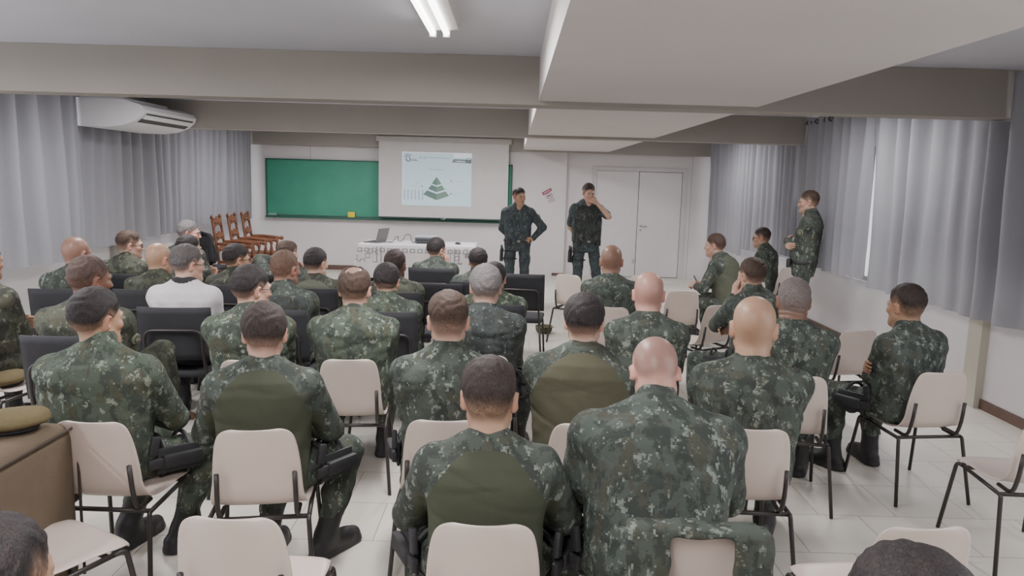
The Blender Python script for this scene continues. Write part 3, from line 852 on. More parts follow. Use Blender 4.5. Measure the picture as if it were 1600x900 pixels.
def floor_mat():
    T = NT('vinyl_tile_floor')
    tc = T.node('ShaderNodeTexCoord')
    mp = T.node('ShaderNodeMapping'); mp.inputs['Rotation'].default_value = (0, 0, 0)
    T.link(tc.outputs['Object'], mp.inputs['Vector'])
    br = T.node('ShaderNodeTexBrick'); br.offset = 0.5
    br.inputs['Color1'].default_value = srgb(214, 209, 200); br.inputs['Color2'].default_value = srgb(202, 197, 187)
    br.inputs['Mortar'].default_value = srgb(142, 136, 128)
    br.inputs['Scale'].default_value = 1.0; br.inputs['Mortar Size'].default_value = 0.003; br.inputs['Mortar Smooth'].default_value = 0.4
    br.inputs['Brick Width'].default_value = 0.45; br.inputs['Row Height'].default_value = 0.45; br.inputs['Bias'].default_value = -0.2
    T.link(mp.outputs['Vector'], br.inputs['Vector'])
    nz = T.node('ShaderNodeTexNoise'); nz.inputs['Scale'].default_value = 2.2; nz.inputs['Detail'].default_value = 5
    T.link(tc.outputs['Object'], nz.inputs['Vector'])
    mr = T.node('ShaderNodeMapRange'); mr.inputs['From Min'].default_value = .3; mr.inputs['From Max'].default_value = .7; mr.inputs['To Min'].default_value = .93; mr.inputs['To Max'].default_value = 1.04
    T.link(nz.outputs['Fac'], mr.inputs['Value'])
    # scuffs: stretched noise
    m2 = T.node('ShaderNodeMapping'); m2.inputs['Scale'].default_value = (2.5, 22, 1); m2.inputs['Rotation'].default_value = (0, 0, .7)
    T.link(tc.outputs['Object'], m2.inputs['Vector'])
    n2 = T.node('ShaderNodeTexNoise'); n2.inputs['Scale'].default_value = 1.0; n2.inputs['Detail'].default_value = 4
    T.link(m2.outputs['Vector'], n2.inputs['Vector'])
    r2 = T.node('ShaderNodeMapRange'); r2.inputs['From Min'].default_value = .66; r2.inputs['From Max'].default_value = .74; r2.inputs['To Min'].default_value = 1.0; r2.inputs['To Max'].default_value = .76
    T.link(n2.outputs['Fac'], r2.inputs['Value'])
    mu = T.node('ShaderNodeMath', operation='MULTIPLY'); T.link(mr.outputs['Result'], mu.inputs[0]); T.link(r2.outputs['Result'], mu.inputs[1])
    vm = T.node('ShaderNodeVectorMath', operation='SCALE'); T.link(br.outputs['Color'], vm.inputs[0]); T.link(mu.outputs['Value'], vm.inputs['Scale'])
    T.link(vm.outputs['Vector'], T.b.inputs['Base Color'])
    T.b.inputs['Roughness'].default_value = 0.33; T.b.inputs['Specular IOR Level'].default_value = 0.4
    return T.m

def struct(name, mb, m, parent=None, **k):
    o = mb.build(name, m, parent, **k); o['kind'] = 'structure'; return o

struct('floor', MB().box(XL - .2, XR + .2, YB - .2, 15.2, -.12, 0), floor_mat())
struct('ceiling', MB().box(XL - .2, XR + .2, YB - .2, 15.2, ZC, ZC + .12), M_CEIL)
struct('wall_back', MB().box(XL, XR, YB - .15, YB, 0, ZC), M_WALL)
fw = MB()
fw.box(XL, 1.03, YF, YF + .25, 0, ZC).box(1.03, XR, YF + .10, YF + .25, 0, ZC)
struct('wall_front', fw, M_WALL)
BAYS = [(YB, 5.72), (5.97, 9.87), (10.12, 14.58)]
WINZ = (0.98, 2.36)
nw = 0
M_FRAME = mat('window_aluminium', srgb(190, 190, 192), 0.4, 0.6, var=0.03)
def glass():
    T = NT('window_glass')
    g = T.node('ShaderNodeBsdfGlass'); g.inputs['IOR'].default_value = 1.02; g.inputs['Roughness'].default_value = 0.0
    tr = T.node('ShaderNodeBsdfTransparent'); mx = T.node('ShaderNodeMixShader'); mx.inputs[0].default_value = 0.12
    T.link(tr.outputs[0], mx.inputs[1]); T.link(g.outputs[0], mx.inputs[2])
    T.link(mx.outputs[0], T.n['Material Output'].inputs['Surface'])
    return T.m
M_GLASS = glass()
for side, x0, x1 in (('left', XL - .15, XL), ('right', XR, XR + .15)):
    wb = MB()
    if side == 'right': WINZ = (0.80, 2.36)
    wb.box(x0, x1, YB, 15.0, 0, WINZ[0]).box(x0, x1, YB, 15.0, WINZ[1], ZC)
    edges = [YB]
    wins = []
    for (a, b) in BAYS:
        wins.append((max(a, 0.2) + .30, b - .30))
    prev = YB
    for (a, b) in wins:
        wb.box(x0, x1, prev, a, WINZ[0], WINZ[1]); prev = b
    wb.box(x0, x1, prev, 15.0, WINZ[0], WINZ[1])
    struct('wall_' + side, wb, M_WALL)
    for (a, b) in wins:
        nw += 1
        xm = (x0 + x1) / 2
        f = MB()
        f.box(xm - .03, xm + .03, a, b, WINZ[0], WINZ[0] + .05).box(xm - .03, xm + .03, a, b, WINZ[1] - .05, WINZ[1])
        n = 4
        for k in range(n + 1):
            yy = a + (b - a) * k / n
            y0_, y1_ = max(a, yy - .025), min(b, yy + .025)
            f.box(xm - .028, xm + .028, y0_, y1_, WINZ[0] + .05, WINZ[1] - .05)
        e = struct('window_%d' % nw, f, M_FRAME)
        g = MB(); g.box(xm - .004, xm + .004, a + .03, b - .03, WINZ[0] + .04, WINZ[1] - .04)
        struct('window_pane', g, M_GLASS, e)
# beams, header, soffit, pilasters, baseboards
struct('ceiling_beam_1', MB().box(XL, XR, 5.72, 5.97, ZB, ZC, bev=.004), M_TAN)
struct('ceiling_beam_2', MB().box(XL, XR, 9.87, 10.12, ZB, ZC, bev=.004), M_TAN)
struct('ceiling_beam_3', MB().box(XL, XR, 14.60, YF + .1, ZB, ZC, bev=.004), M_TAN)
sf = MB()
SZ = 2.444
for (a, b) in ((YB, 5.719), (5.971, 9.869), (10.121, 14.599)):
    sf.box(.17, 1.81, a, b, SZ, ZC + .01)
struct('ceiling_soffit', sf, M_SOFFIT)
struct('trim_1', MB().box(XR - .07, XR + .01, 6.27, 6.46, 0, ZB), wall_paint('pilaster_paint', srgb(188, 184, 170)))
struct('trim_3', MB().box(XL - .01, XL + .07, 9.87, 10.12, 0, ZB), M_TAN)
struct('baseboard_right', MB().box(XR - .022, XR + .001, YB, 6.27, .0, .085).box(XR - .022, XR + .001, 6.46, YF, .0, .085), M_DARKWOOD)
struct('baseboard_left', MB().box(XL - .001, XL + .022, YB, YF, .0, .085), M_DARKWOOD)
struct('baseboard_front', MB().box(XL, -.55, YF - .02, YF + .001, 0, .09).box(.80, 1.03, YF - .035, YF + .001, 0, .05), M_DARKWOOD)
struct('trim_4', MB().box(-3.99, -3.98, YF - .003, YF + .001, 1.0, ZB), mat('joint_grey', srgb(170, 166, 168), .8))
struct('trim_5', MB().box(3.5, 3.508, YF + .096, YF + .101, 0, ZB), MATS['joint_grey'])

# double door in the recessed part of the front wall
YD = YF + .10
M_DOOR = mat('door_paint', srgb(220, 217, 219), 0.5, var=0.02)
M_GAP = mat('door_gap', srgb(92, 88, 88), 0.9)
M_TRIM = mat('door_trim_paint', srgb(206, 202, 204), 0.55, var=0.02)
d2 = MB().box(1.64, 2.462, YD - .018, YD - .002, .012, 2.085, bev=.003)
struct('door_2', d2, M_DOOR)
d1 = struct('door_1', MB().box(2.474, 3.315, YD - .018, YD - .002, .012, 2.085, bev=.003), M_DOOR)
fr = MB()
fr.box(2.462, 2.474, YD - .012, YD, .0, 2.09).box(3.315, 3.324, YD - .012, YD, 0, 2.09).box(2.462, 3.324, YD - .012, YD, 2.085, 2.094).box(2.462, 3.324, YD - .012, YD, 0, .012)
struct('door_gap', fr, M_GAP, d1)
tf = MB()
tf.box(3.324, 3.41, YD - .024, YD, 0, 2.094).box(1.56, 3.41, YD - .024, YD, 2.094, 2.165).box(1.56, 1.635, YD - .024, YD, 0, 2.094)
struct('door_frame', tf, M_TRIM, d1)
h = MB()
Mh = Matrix.Translation((2.54, YD - .018, 1.03)) @ Matrix.Rotation(R(90), 4, 'X')
h.lathe([(.027, 0), (.027, .006), (.012, .010), (.010, .045), (.010, .05)], n=16, M=Mh)
h.tube([(2.54, YD - .062, 1.03), (2.60, YD - .064, 1.03), (2.655, YD - .060, 1.028)], .010, 10)
Mh2 = Matrix.Translation((2.54, YD - .018, .945)) @ Matrix.Rotation(R(90), 4, 'X')
h.lathe([(.02, 0), (.02, .006), (.003, .008)], n=14, M=Mh2)
struct('door_handle', h, M_METAL, d1, angle=40)
o = tag(MB().box(2.405, 2.445, YD - .035, YD - .019, .28, .36, bev=.004).build('door_stop_latch', mat('pale_plastic', srgb(190, 186, 184), .5)), 'small pale latch low on the inner edge of the white double door', 'latch')

# ------------------------------------------------------------------ curtains and rods
def curtain_mat():
    T = NT('curtain_grey')
    T.b.inputs['Base Color'].default_value = srgb(146, 146, 152)
    T.b.inputs['Roughness'].default_value = 0.9; T.b.inputs['Specular IOR Level'].default_value = 0.15
    tc = T.node('ShaderNodeTexCoord')
    nz = T.node('ShaderNodeTexNoise'); nz.inputs['Scale'].default_value = 5; nz.inputs['Detail'].default_value = 5
    T.link(tc.outputs['Object'], nz.inputs['Vector'])
    bp = T.node('ShaderNodeBump'); bp.inputs['Strength'].default_value = .25; bp.inputs['Distance'].default_value = .03
    T.link(nz.outputs['Fac'], bp.inputs['Height']); T.link(bp.outputs['Normal'], T.b.inputs['Normal'])
    tr = T.node('ShaderNodeBsdfTranslucent'); tr.inputs['Color'].default_value = srgb(150, 150, 160)
    mx = T.node('ShaderNodeMixShader'); mx.inputs[0].default_value = 0.03
    T.link(T.b.outputs[0], mx.inputs[1]); T.link(tr.outputs[0], mx.inputs[2])
    T.link(mx.outputs[0], T.n['Material Output'].inputs['Surface'])
    return T.m
M_CURT = curtain_mat()
M_EYE = mat('eyelet_metal', srgb(84, 80, 80), 0.35, 0.8, var=0.0)
def curtain(xc, y0, y1, hem, ztop, seed, label, amp=.075, lam=.27, lowtop=None, swing=0.0, eyes=True, hem2=None):
    rr = random.Random(seed)
    n = int((y1 - y0) / .016)
    ph = [rr.uniform(0, 6.28) for _ in range(6)]
    side = 1 if xc > 0 else -1
    rows = []
    nz_ = 26
    hem2 = hem if hem2 is None else hem2
    for j in range(nz_ + 1):
        s = j / nz_                         # 0 at the hem, 1 at the top
        row = []
        for i in range(n + 1):
            q = i / n
            y = y0 + (y1 - y0) * q
            zt = ztop
            if lowtop and lowtop[0] < y < lowtop[1]: zt = ZB - .012
            hm = hem + (hem2 - hem) * q + .012 * math.sin(y * 3 + ph[3])
            z = hm + (zt - hm) * s
            drift = (1 - s) * .10 * math.sin(y * 1.9 + ph[0]) + (1 - s) * .05 * math.sin(y * 4.3 + ph[1])
            a = 2 * math.pi * (y + drift) / lam
            wv = math.sin(a + .9 * math.sin(a * .37 + ph[2]))
            wv = math.copysign(abs(wv) ** .8, wv)
            x = xc + amp * (1 - .25 * (1 - s)) * wv * (.75 + .35 * math.sin(y * 2.7 + ph[4])) + .02 * (1 - s) * math.sin(y * 2.2 + ph[5])
            yy = y + swing * (1 - s) * (q - .5) + .010 * math.sin(z * 5 + y * 3) * (1 - s)
            row.append((x, yy, z))
        rows.append(row)
    o = MB().grid(rows).build('curtain', M_CURT, smooth=True)
    tag(o, label, 'curtain', 'grey curtains along the window walls')
    if eyes:
        k = 0; yy = y0 + lam * .25
        first = None
        while yy < y1 - .03:
            if not (lowtop and lowtop[0] - .03 < yy < lowtop[1] + .03):
                if first is None:
                    e = MB().tube([(.024 * math.cos(t), .004 * math.sin(t), .024 * math.sin(t)) for t in [2 * math.pi * m / 12 for m in range(12)]], .006, 6, closed=True).build('eyelet', M_EYE, o, True)
                    first = e
                else:
                    e = first.copy(); COL.objects.link(e); e.parent = o
                e.location = (xc - side * .004, yy, ztop - .055)
            yy += lam * .5
    return o
ZT = 2.735
def rod(x, y0, y1, label):
    m = MB().tube([(x, y0, ZT - .055), (x, y1, ZT - .055)], .013, 10)
    for yy in (y0, y1): m.tube([(x, yy - .012, ZT - .055), (x, yy + .012, ZT - .055)], .022, 10)
    o = m.build('curtain_rod', M_METAL, smooth=False, angle=40)
    tag(o, label, 'curtain rod', 'curtain rods')
    b = MB()
    for yy in (y0 + .15, (y0 + y1) / 2, y1 - .15):
        b.tube([(x, yy, ZT - .055), (x, yy, ZC)], .008, 6)
    b.build('rod_bracket', M_METAL, o)
curtain(3.76, 7.94, 9.91, .90, ZT, 3, 'grey curtain on the right wall behind the standing man with crossed arms', lam=.27, hem2=.88, lowtop=(9.85, 9.95), swing=-.06)
curtain(3.76, 5.99, 7.95, .84, ZT, 4, 'wide grey curtain on the right wall above the tan pilaster', lam=.31, amp=.08, hem2=.86, swing=-.06)
curtain(3.76, 3.2, 5.99, .86, ZT, 5, 'grey curtain panel at the right edge of the photo, nearest on the right wall', lam=.30, lowtop=(5.69, 6.2))
curtain(3.80, 9.95, 12.3, .92, ZT, 6, 'grey curtain behind the seated man in glasses by the right wall', lam=.24, hem2=.84, lowtop=(9.8, 10.14))
curtain(3.80, 12.33, 14.56, .72, ZT, 8, 'grey curtain at the far right corner beside the white door', lam=.24, hem2=.78)
curtain(-4.83, 5.99, 8.42, .86, ZT, 9, 'near grey curtain on the left wall, in front of the air conditioner', lam=.34, amp=.08)
curtain(-5.02, 8.40, 11.55, .90, ZT, 10, 'grey curtain hanging below the air conditioner on the left wall', lam=.27, lowtop=(9.84, 10.15), hem2=.95)
curtain(-5.05, 11.58, 14.56, .98, ZT, 11, 'grey curtain in the far left corner beside the green board', lam=.26)
rod(3.76, 6.0, 9.84, 'metal curtain rod on the right wall in the middle bay')
rod(3.76, 3.15, 5.70, 'metal curtain rod on the right wall in the nearest bay')
rod(3.80, 10.14, 14.56, 'metal curtain rod on the right wall in the farthest bay')
rod(-4.83, 5.99, 8.42, 'metal curtain rod on the left wall over the near curtain')

# ------------------------------------------------------------------ air conditioner
ac = empty('air_conditioner', (-4.56, 9.1, 2.33))
tag(ac, 'white ceiling air conditioner with louvred front on the left wall', 'air conditioner')
M_AC = mat('ac_white', srgb(222, 222, 226), 0.4, var=0.02)
M_ACD = mat('ac_dark', srgb(62, 60, 62), 0.6)
# cross-section in x (towards the room) and z, extruded along y; local coordinates around the empty
sec = [(-.36, .30), (.22, .29), (.40, .235), (.435, .19), (.42, .14), (.34, .07), (.20, .015), (.02, -.01), (-.30, -.005), (-.36, .02)]
def extrude_y(sec, y0, y1, mb, mi=0):
    n = len(sec)
    vs = [(x, y0, z) for x, z in sec] + [(x, y1, z) for x, z in sec]
    fs = [tuple(range(n)), tuple(range(n, 2 * n))[::-1]] + [((i + 1) % n, i, n + i, n + (i + 1) % n) for i in range(n)]
    return mb.add(vs, fs, mi)
extrude_y(sec, -.64, .70, MB()).build('housing', M_AC, ac, angle=35)
for (ya, yb) in ((-.66, -.64), (.70, .72)):
    s2 = [(x * 1.012, z * 1.02) for x, z in sec]
    extrude_y(s2, ya, yb, MB()).build('end_cap', M_AC, ac, angle=35)
lv = MB()
def on_front(t):       # along the sloping discharge face
    pts = [(.40, .235), (.435, .19), (.42, .14), (.34, .07), (.20, .015)]
    t *= len(pts) - 1; i = min(int(t), len(pts) - 2); f = t - i
    return pts[i][0] + (pts[i + 1][0] - pts[i][0]) * f, pts[i][1] + (pts[i + 1][1] - pts[i][1]) * f
for (t0, t1) in ((.42, .50), (.66, .80)):
    a, b = on_front(t0), on_front(t1)
    lv.add([(a[0] + .006, -.58, a[1] - .003), (b[0] + .006, -.58, b[1] - .004), (b[0] + .006, .64, b[1] - .004), (a[0] + .006, .64, a[1] - .003)], [(0, 1, 2, 3)])
lv.build('air_outlet', M_ACD, ac)
a, b = on_front(.52), on_front(.64)
fl = MB()
fl.add([(a[0] + .004, -.58, a[1]), (b[0] + .018, -.58, b[1] - .012), (b[0] + .018, .64, b[1] - .012), (a[0] + .004, .64, a[1])], [(0, 1, 2, 3)])
fl.build('louvre_flap', M_AC, ac)
MB().box(-.30, .10, -.60, .66, .295, .335).build('top_plate', M_AC, ac)
hk = MB()
for yy in (-.3, .45): hk.box(-.1, -.06, yy - .015, yy + .015, .33, .43)
hk.build('hanger', M_METAL, ac)

# ------------------------------------------------------------------ ceiling lights
M_LAMP = mat('lamp_tube', (1, 1, 1, 1), .5, var=0, emit=(1, .98, .95, 1), estr=9.0)
M_FIX = mat('lamp_housing', srgb(190, 188, 186), 0.45, var=0.02)
def fixture(x, y0, y1, label, power):
    e = empty('fluorescent_light', (x, (y0 + y1) / 2, ZC))
    tag(e, label, 'ceiling light', 'twin tube ceiling lights')
    L = (y1 - y0) / 2
    hb = MB()
    sec = [(-.09, 0), (.12, 0), (.105, -.055), (.05, -.060), (-.05, -.060), (-.085, -.05)]
    extrude_y(sec, -L, L, hb)
    hb.build('housing', M_FIX, e)
    for sx in (-.045, .035):
        MB().tube([(sx, -L + .02, -.078), (sx, L - .02, -.078)], .017, 12).build('lamp_tube', M_LAMP, e, angle=40)
    so = MB()
    for sx in (-.045, .035):
        for yy in (-L + .01, L - .01): so.box(sx - .02, sx + .02, yy - .012, yy + .012, -.10, -.055)
    so.build('lamp_socket', M_FIX, e)
    ld = bpy.data.lights.new('tube_light', 'AREA'); ld.shape = 'RECTANGLE'; ld.size = .16; ld.size_y = L * 2; ld.energy = power; ld.color = (1.0, .97, .965)
    lo = bpy.data.objects.new('tube_light', ld); COL.objects.link(lo); lo.location = (x, (y0 + y1) / 2, ZC - .115)
P = 62
fixture(-.45, 3.1, 4.52, 'twin tube fluorescent light on the ceiling, its end seen at the top of the photo', P)
for (x, y) in ((-3.3, 3.8), (-.45, .4), (-3.3, .2), (3.0, 1.2), (-.45, 7.2), (-3.3, 7.2), (2.9, 7.2), (-.45, 12.2), (-3.3, 12.2), (2.9, 12.0)):  # unseen fixtures at assumed positions, added to light the rest of the room
    fixture(x, y - .7, y + .7, 'twin tube ceiling light added out of sight behind a beam or above the frame', P if x < 1 else P * .6)

# ------------------------------------------------------------------ board, screen, poster
bd = empty('chalkboard', (-2.44, YF, 1.03))
tag(bd, 'long green chalkboard on the white front wall', 'chalkboard')
M_GREEN = mat('board_green', srgb(66, 146, 122), 0.55, var=0.08, scale=2, bump=0.03)
M_GREEND = mat('board_frame_green', srgb(40, 92, 78), 0.5, var=0.05)
MB().box(-2.39, 2.39, -.03, -.001, .035, 1.11).build('board_panel', M_GREEN, bd)
f = MB()
f.box(-2.41, 2.41, -.045, -.001, 1.10, 1.125).box(-2.41, -2.385, -.045, -.001, .03, 1.12).box(2.385, 2.41, -.045, -.001, .03, 1.12)
f.build('board_frame', M_GREEND, bd)
MB().box(-2.41, 2.41, -.11, -.001, -.02, .022, bev=.006).build('chalk_tray', M_GREEND, bd)
o = MB().box(-3.24, -3.10, YF - .10, YF - .05, 1.052, 1.155, bev=.006).build('yellow_sponge', mat('sponge_yellow', srgb(226, 200, 70), .9, bump=.3))
tag(o, 'yellow sponge standing on the tray of the green chalkboard', 'sponge')
e = empty('chalkboard_eraser', (-4.72, YF - .07, 1.053)); tag(e, 'pale felt eraser on the left end of the chalkboard tray', 'eraser')
MB().box(-.08, .08, -.025, .025, 0, .02, bev=.004).build('felt', mat('felt_grey', srgb(150, 170, 160), .95), e)
MB().box(-.075, .075, -.02, .02, .02, .04, bev=.004).build('handle', mat('eraser_wood', srgb(130, 180, 160), .6), e)

YS = YF - .21
sc_ = empty('projection_screen', (-1.36, YS, 1.07)); tag(sc_, 'pull-down white projection screen with a lit slide over the chalkboard', 'screen')
M_SCR = mat('screen_fabric', srgb(206, 203, 202), .85, var=.02)
M_CASE = mat('screen_case', srgb(176, 172, 166), .5, var=.03)
MB().box(-1.25, 1.25, -.004, .004, .02, 1.47).build('screen_fabric', M_SCR, sc_)
MB().box(-1.30, 1.30, -.045, .0595, 1.46, 1.56, bev=.012).build('screen_case', M_CASE, sc_)
sb = MB().tube([(-1.25, 0, .01), (1.25, 0, .01)], .016, 10).build('bottom_bar', mat('bar_dark', srgb(52, 74, 70), .5), sc_, angle=40)
MB().tube([(-.04, -.02, .012), (-.02, -.03, -.004), (.02, -.03, -.004), (.04, -.02, .012)], .006, 6).build('pull_handle', M_METAL, sb)
# the projected slide: flat artwork on the fabric
def emis(name, c, s=.55):
    return mat(name, tuple(list(c[:3]) + [1]), .9, var=0, emit=tuple(list(c[:3]) + [1]), estr=s, spec=.1)
M_SL = emis('slide_blue', srgb(196, 218, 228), .33)
M_SLW = emis('slide_white', srgb(226, 232, 238), .42)
M_SLG = [emis('slide_green_a', srgb(108, 132, 126), .18), emis('slide_green_b', srgb(122, 148, 136), .2)]
M_SLD = emis('slide_grey', srgb(128, 138, 144), .2)
M_SLL = emis('slide_light_grey', srgb(166, 184, 194), .25)
SX0, SX1, SZ0, SZ1 = -.80, .54, .255, 1.275
def SP(u, v, d): return (SX0 + (u - 245) / 645 * (SX1 - SX0), -.0045 - d, SZ1 - (v - 195) / 500 * (SZ1 - SZ0))
def poly(mb, pts, d=.001, mi=0):
    q = [SP(a, b, d) for a, b in pts]
    # make the face look at -y
    ar = sum(q[i][0] * q[(i + 1) % len(q)][2] - q[(i + 1) % len(q)][0] * q[i][2] for i in range(len(q)))
    f = tuple(range(len(q)))
    mb.add(q, [f if ar > 0 else f[::-1]], mi)
sl = MB(); poly(sl, [(245, 195), (890, 195), (890, 695), (245, 695)], .0005)
sl = sl.build('projected_slide', M_SL, sc_)
w = MB(); poly(w, [(245, 195), (890, 195), (890, 203), (245, 203)]); poly(w, [(880, 203), (890, 203), (890, 240), (880, 240)]); poly(w, [(245, 203), (250, 203), (250, 695), (245, 695)])
poly(w, [(720, 205), (880, 205), (880, 240), (720, 240)])
w.build('slide_edge', M_SLW, sl)
py = MB()
poly(py, [(567, 422), (567, 503), (522, 485)], .0012, 0); poly(py, [(567, 422), (612, 487), (567, 503)], .0012, 1)
poly(py, [(520, 498), (567, 517), (567, 567), (488, 537)], .0012, 0); poly(py, [(567, 517), (615, 500), (645, 540), (567, 567)], .0012, 1)
poly(py, [(478, 551), (567, 583), (567, 642), (443, 590)], .0012, 0); poly(py, [(567, 583), (650, 557), (687, 598), (567, 642)], .0012, 1)
py.build('slide_pyramid', M_SLG, sl)
tx = MB(); em = MB()
def ring(mb, cx, cy, r0, r1, a0=0, a1=360, n=20, d=.001):
    for k in range(n):
        t0, t1 = R(a0 + (a1 - a0) * k / n), R(a0 + (a1 - a0) * (k + 1) / n)
        poly(mb, [(cx + r0 * math.cos(t0), cy - r0 * math.sin(t0)), (cx + r1 * math.cos(t0), cy - r1 * math.sin(t0)), (cx + r1 * math.cos(t1), cy - r1 * math.sin(t1)), (cx + r0 * math.cos(t1), cy - r0 * math.sin(t1))], d)
ring(em, 300, 252, 30, 37, 30, 165); ring(em, 298, 254, 13, 22, -40, 250); ring(em, 303, 262, 16, 26, 200, 370)
em.build('slide_emblem', M_SLD, sl)
def words(mb, x, y, n, hgt=9, wd=11, gap=3, slant=0, d=.001, seed=1):
    rr = random.Random(seed)
    for k in range(n):
        ww = wd * rr.uniform(.6, 1.0); hh = hgt * rr.choice((.7, .75, 1.0))
        poly(mb, [(x, y), (x + ww * .45, y), (x + ww * .45 + slant, y - hh), (x + slant, y - hh)], d)
        poly(mb, [(x + ww * .45, y - hh * .25), (x + ww, y - hh * .1), (x + ww, y - hh * .45), (x + ww * .45, y - hh * .55)], d)
        x += ww + gap
words(tx, 336, 282, 4, 26, 15, 3, 4, seed=3)
poly(tx, [(408, 252), (416, 252), (421, 236), (412, 236)])
poly(tx, [(445, 239), (680, 246), (680, 249), (445, 242)]); poly(tx, [(430, 252), (470, 254), (470, 257), (430, 255)])
bq = MB(); poly(bq, [(705, 284), (722, 253), (886, 255), (886, 288)]); ring(bq, 862, 262, 20, 26); bq.build('slide_badge', M_SLD, sl)
words(tx, 500, 356, 3, 9, 9, 4, seed=5); words(tx, 545, 358, 9, 9, 9, 2, seed=6)
poly(tx, [(697, 452), (709, 452), (709, 464), (697, 464)]); poly(tx, [(695, 570), (708, 570), (708, 583), (695, 583)]); poly(tx, [(425, 507), (437, 507), (437, 519), (425, 519)])
tx.build('slide_lettering', M_SLD, sl)
ly = MB()
for (a_, b_, n_, h_, w_, g_, s_) in ((722, 441, 2, 7, 7, 2, 8), (722, 466, 13, 6, 7, 1.5, 9), (718, 576, 9, 6, 7, 1.5, 10), (718, 590, 5, 6, 7, 1.5, 12), (305, 520, 13, 7, 8, 1.5, 13), (360, 492, 6, 7, 8, 1.5, 14), (400, 414, 5, 6, 7, 2, 15)):
    cq = MB(); words(cq, a_, b_, n_, h_, w_, g_, seed=s_); cq.build('slide_caption', M_SLL, sl)
for k in range(6): poly(ly, [(262 + k * 34, 548), (274 + k * 34, 548), (274 + k * 34, 640), (262 + k * 34, 640)])
ly.build('slide_columns', M_SLL, sl)
wt = MB(); words(wt, 742, 278, 2, 16, 12, 6, d=.002, seed=17); words(wt, 770, 278, 6, 15, 11, 2, d=.002, seed=18)
wt.build('slide_badge_lettering', M_SLW, sl)

ps = empty('wall_notice', (.715, YF - .004, 1.555)); tag(ps, 'small tilted paper notice with red banner taped to the white front wall', 'notice')
ps.rotation_euler = (0, R(-31), 0)
MB().box(-.105, .105, -.001, .003, -.15, .15).build('paper', mat('paper', srgb(216, 208, 212), .9), ps)
MB().box(-.10, .10, -.0022, -.001, .085, .145).build('red_banner', mat('banner_red', srgb(150, 78, 96), .8), ps)
b = MB(); b.box(-.075, .075, -.003, -.0022, .107, .124)
b.build('banner_lettering', mat('banner_pale', srgb(214, 170, 182), .8), ps)
k = MB(); k.tube([(.055 * math.cos(t), -.002, .02 + .055 * math.sin(t)) for t in [2 * math.pi * i / 24 for i in range(24)]], .006, 6, closed=True)
k.box(-.03, .03, -.003, -.001, .010, .030).box(-.02, -.005, -.003, -.001, .03, .042)
k.build('round_symbol', mat('symbol_plum', srgb(112, 70, 84), .8), ps)
t = MB()
for (z, w_) in ((-.065, .075), (-.10, .06)):
    for i in range(5): t.box(-w_ + i * w_ * .4, -w_ + i * w_ * .4 + w_ * .3, -.0025, -.001, z - .007, z + .006)
t.build('notice_lettering', mat('ink_grey', srgb(96, 90, 94), .8), ps)

# ------------------------------------------------------------------ front table and what stands on it
tb = empty('table', (-1.58, 12.72, 0)); tag(tb, 'long table under a white cloth in front of the projection screen', 'table')
M_TW = mat('table_wood', srgb(120, 92, 70), .5, var=.12)
MB().box(-.96, .96, -.44, .44, .715, .745, bev=.006).build('tabletop', M_TW, tb)
for sx in (-.88, .88):
    for sy in (-.36, .36): MB().box(sx - .025, sx + .025, sy - .025, sy + .025, 0, .715).build('leg', M_TUBE, tb)
def cloth_mat():
    T = NT('printed_tablecloth')
    tc = T.node('ShaderNodeTexCoord')
    sp_ = T.node('ShaderNodeSeparateXYZ'); T.link(tc.outputs['Object'], sp_.inputs[0])
    def m(op, a, b=None, clamp=False):
        n = T.node('ShaderNodeMath', operation=op); n.use_clamp = clamp
        for i, q in enumerate((a, b)):
            if q is None: continue
            if isinstance(q, (int, float)): n.inputs[i].default_value = q
            else: T.link(q, n.inputs[i])
        return n.outputs[0]
    # rows of small squares along the hanging edge (z between .62 and .70), larger motifs near the corners
    fx = m('FRACT', m('MULTIPLY', sp_.outputs['X'], 8.0))
    dx = m('ABSOLUTE', m('SUBTRACT', fx, .5)); dz = m('DIVIDE', m('ABSOLUTE', m('SUBTRACT', sp_.outputs['Z'], .655)), .1)
    mxd = m('MAXIMUM', dx, dz)
    sq = m('MULTIPLY', m('LESS_THAN', mxd, .36), m('GREATER_THAN', mxd, .2))
    nz = T.node('ShaderNodeTexVoronoi'); nz.distance = 'CHEBYCHEV'; nz.inputs['Scale'].default_value = 9
    T.link(tc.outputs['Object'], nz.inputs['Vector'])
    v = m('MULTIPLY', m('GREATER_THAN', nz.outputs['Distance'], .25), m('LESS_THAN', nz.outputs['Distance'], .38))
    side = m('GREATER_THAN', m('ABSOLUTE', sp_.outputs['X']), .62)
    low = m('LESS_THAN', sp_.outputs['Z'], .71)
    stripes = m('MULTIPLY', m('GREATER_THAN', m('FRACT', m('MULTIPLY', sp_.outputs['X'], 14.0)), .72), m('MULTIPLY', m('GREATER_THAN', m('ABSOLUTE', sp_.outputs['X']), .56), m('LESS_THAN', m('ABSOLUTE', sp_.outputs['X']), .72)))
    lowm = m('GREATER_THAN', sp_.outputs['Z'], .45)
    pat = m('MULTIPLY', m('MULTIPLY', m('MAXIMUM', m('MAXIMUM', sq, m('MULTIPLY', v, side)), stripes), low), lowm)
    mx = T.node('ShaderNodeMix'); mx.data_type = 'RGBA'
    T.link(m('MULTIPLY', pat, .75), mx.inputs[0]); mx.inputs[6].default_value = srgb(214, 210, 212); mx.inputs[7].default_value = srgb(108, 106, 112)
    T.link(mx.outputs[2], T.b.inputs['Base Color']); T.b.inputs['Roughness'].default_value = .9
    return T.m
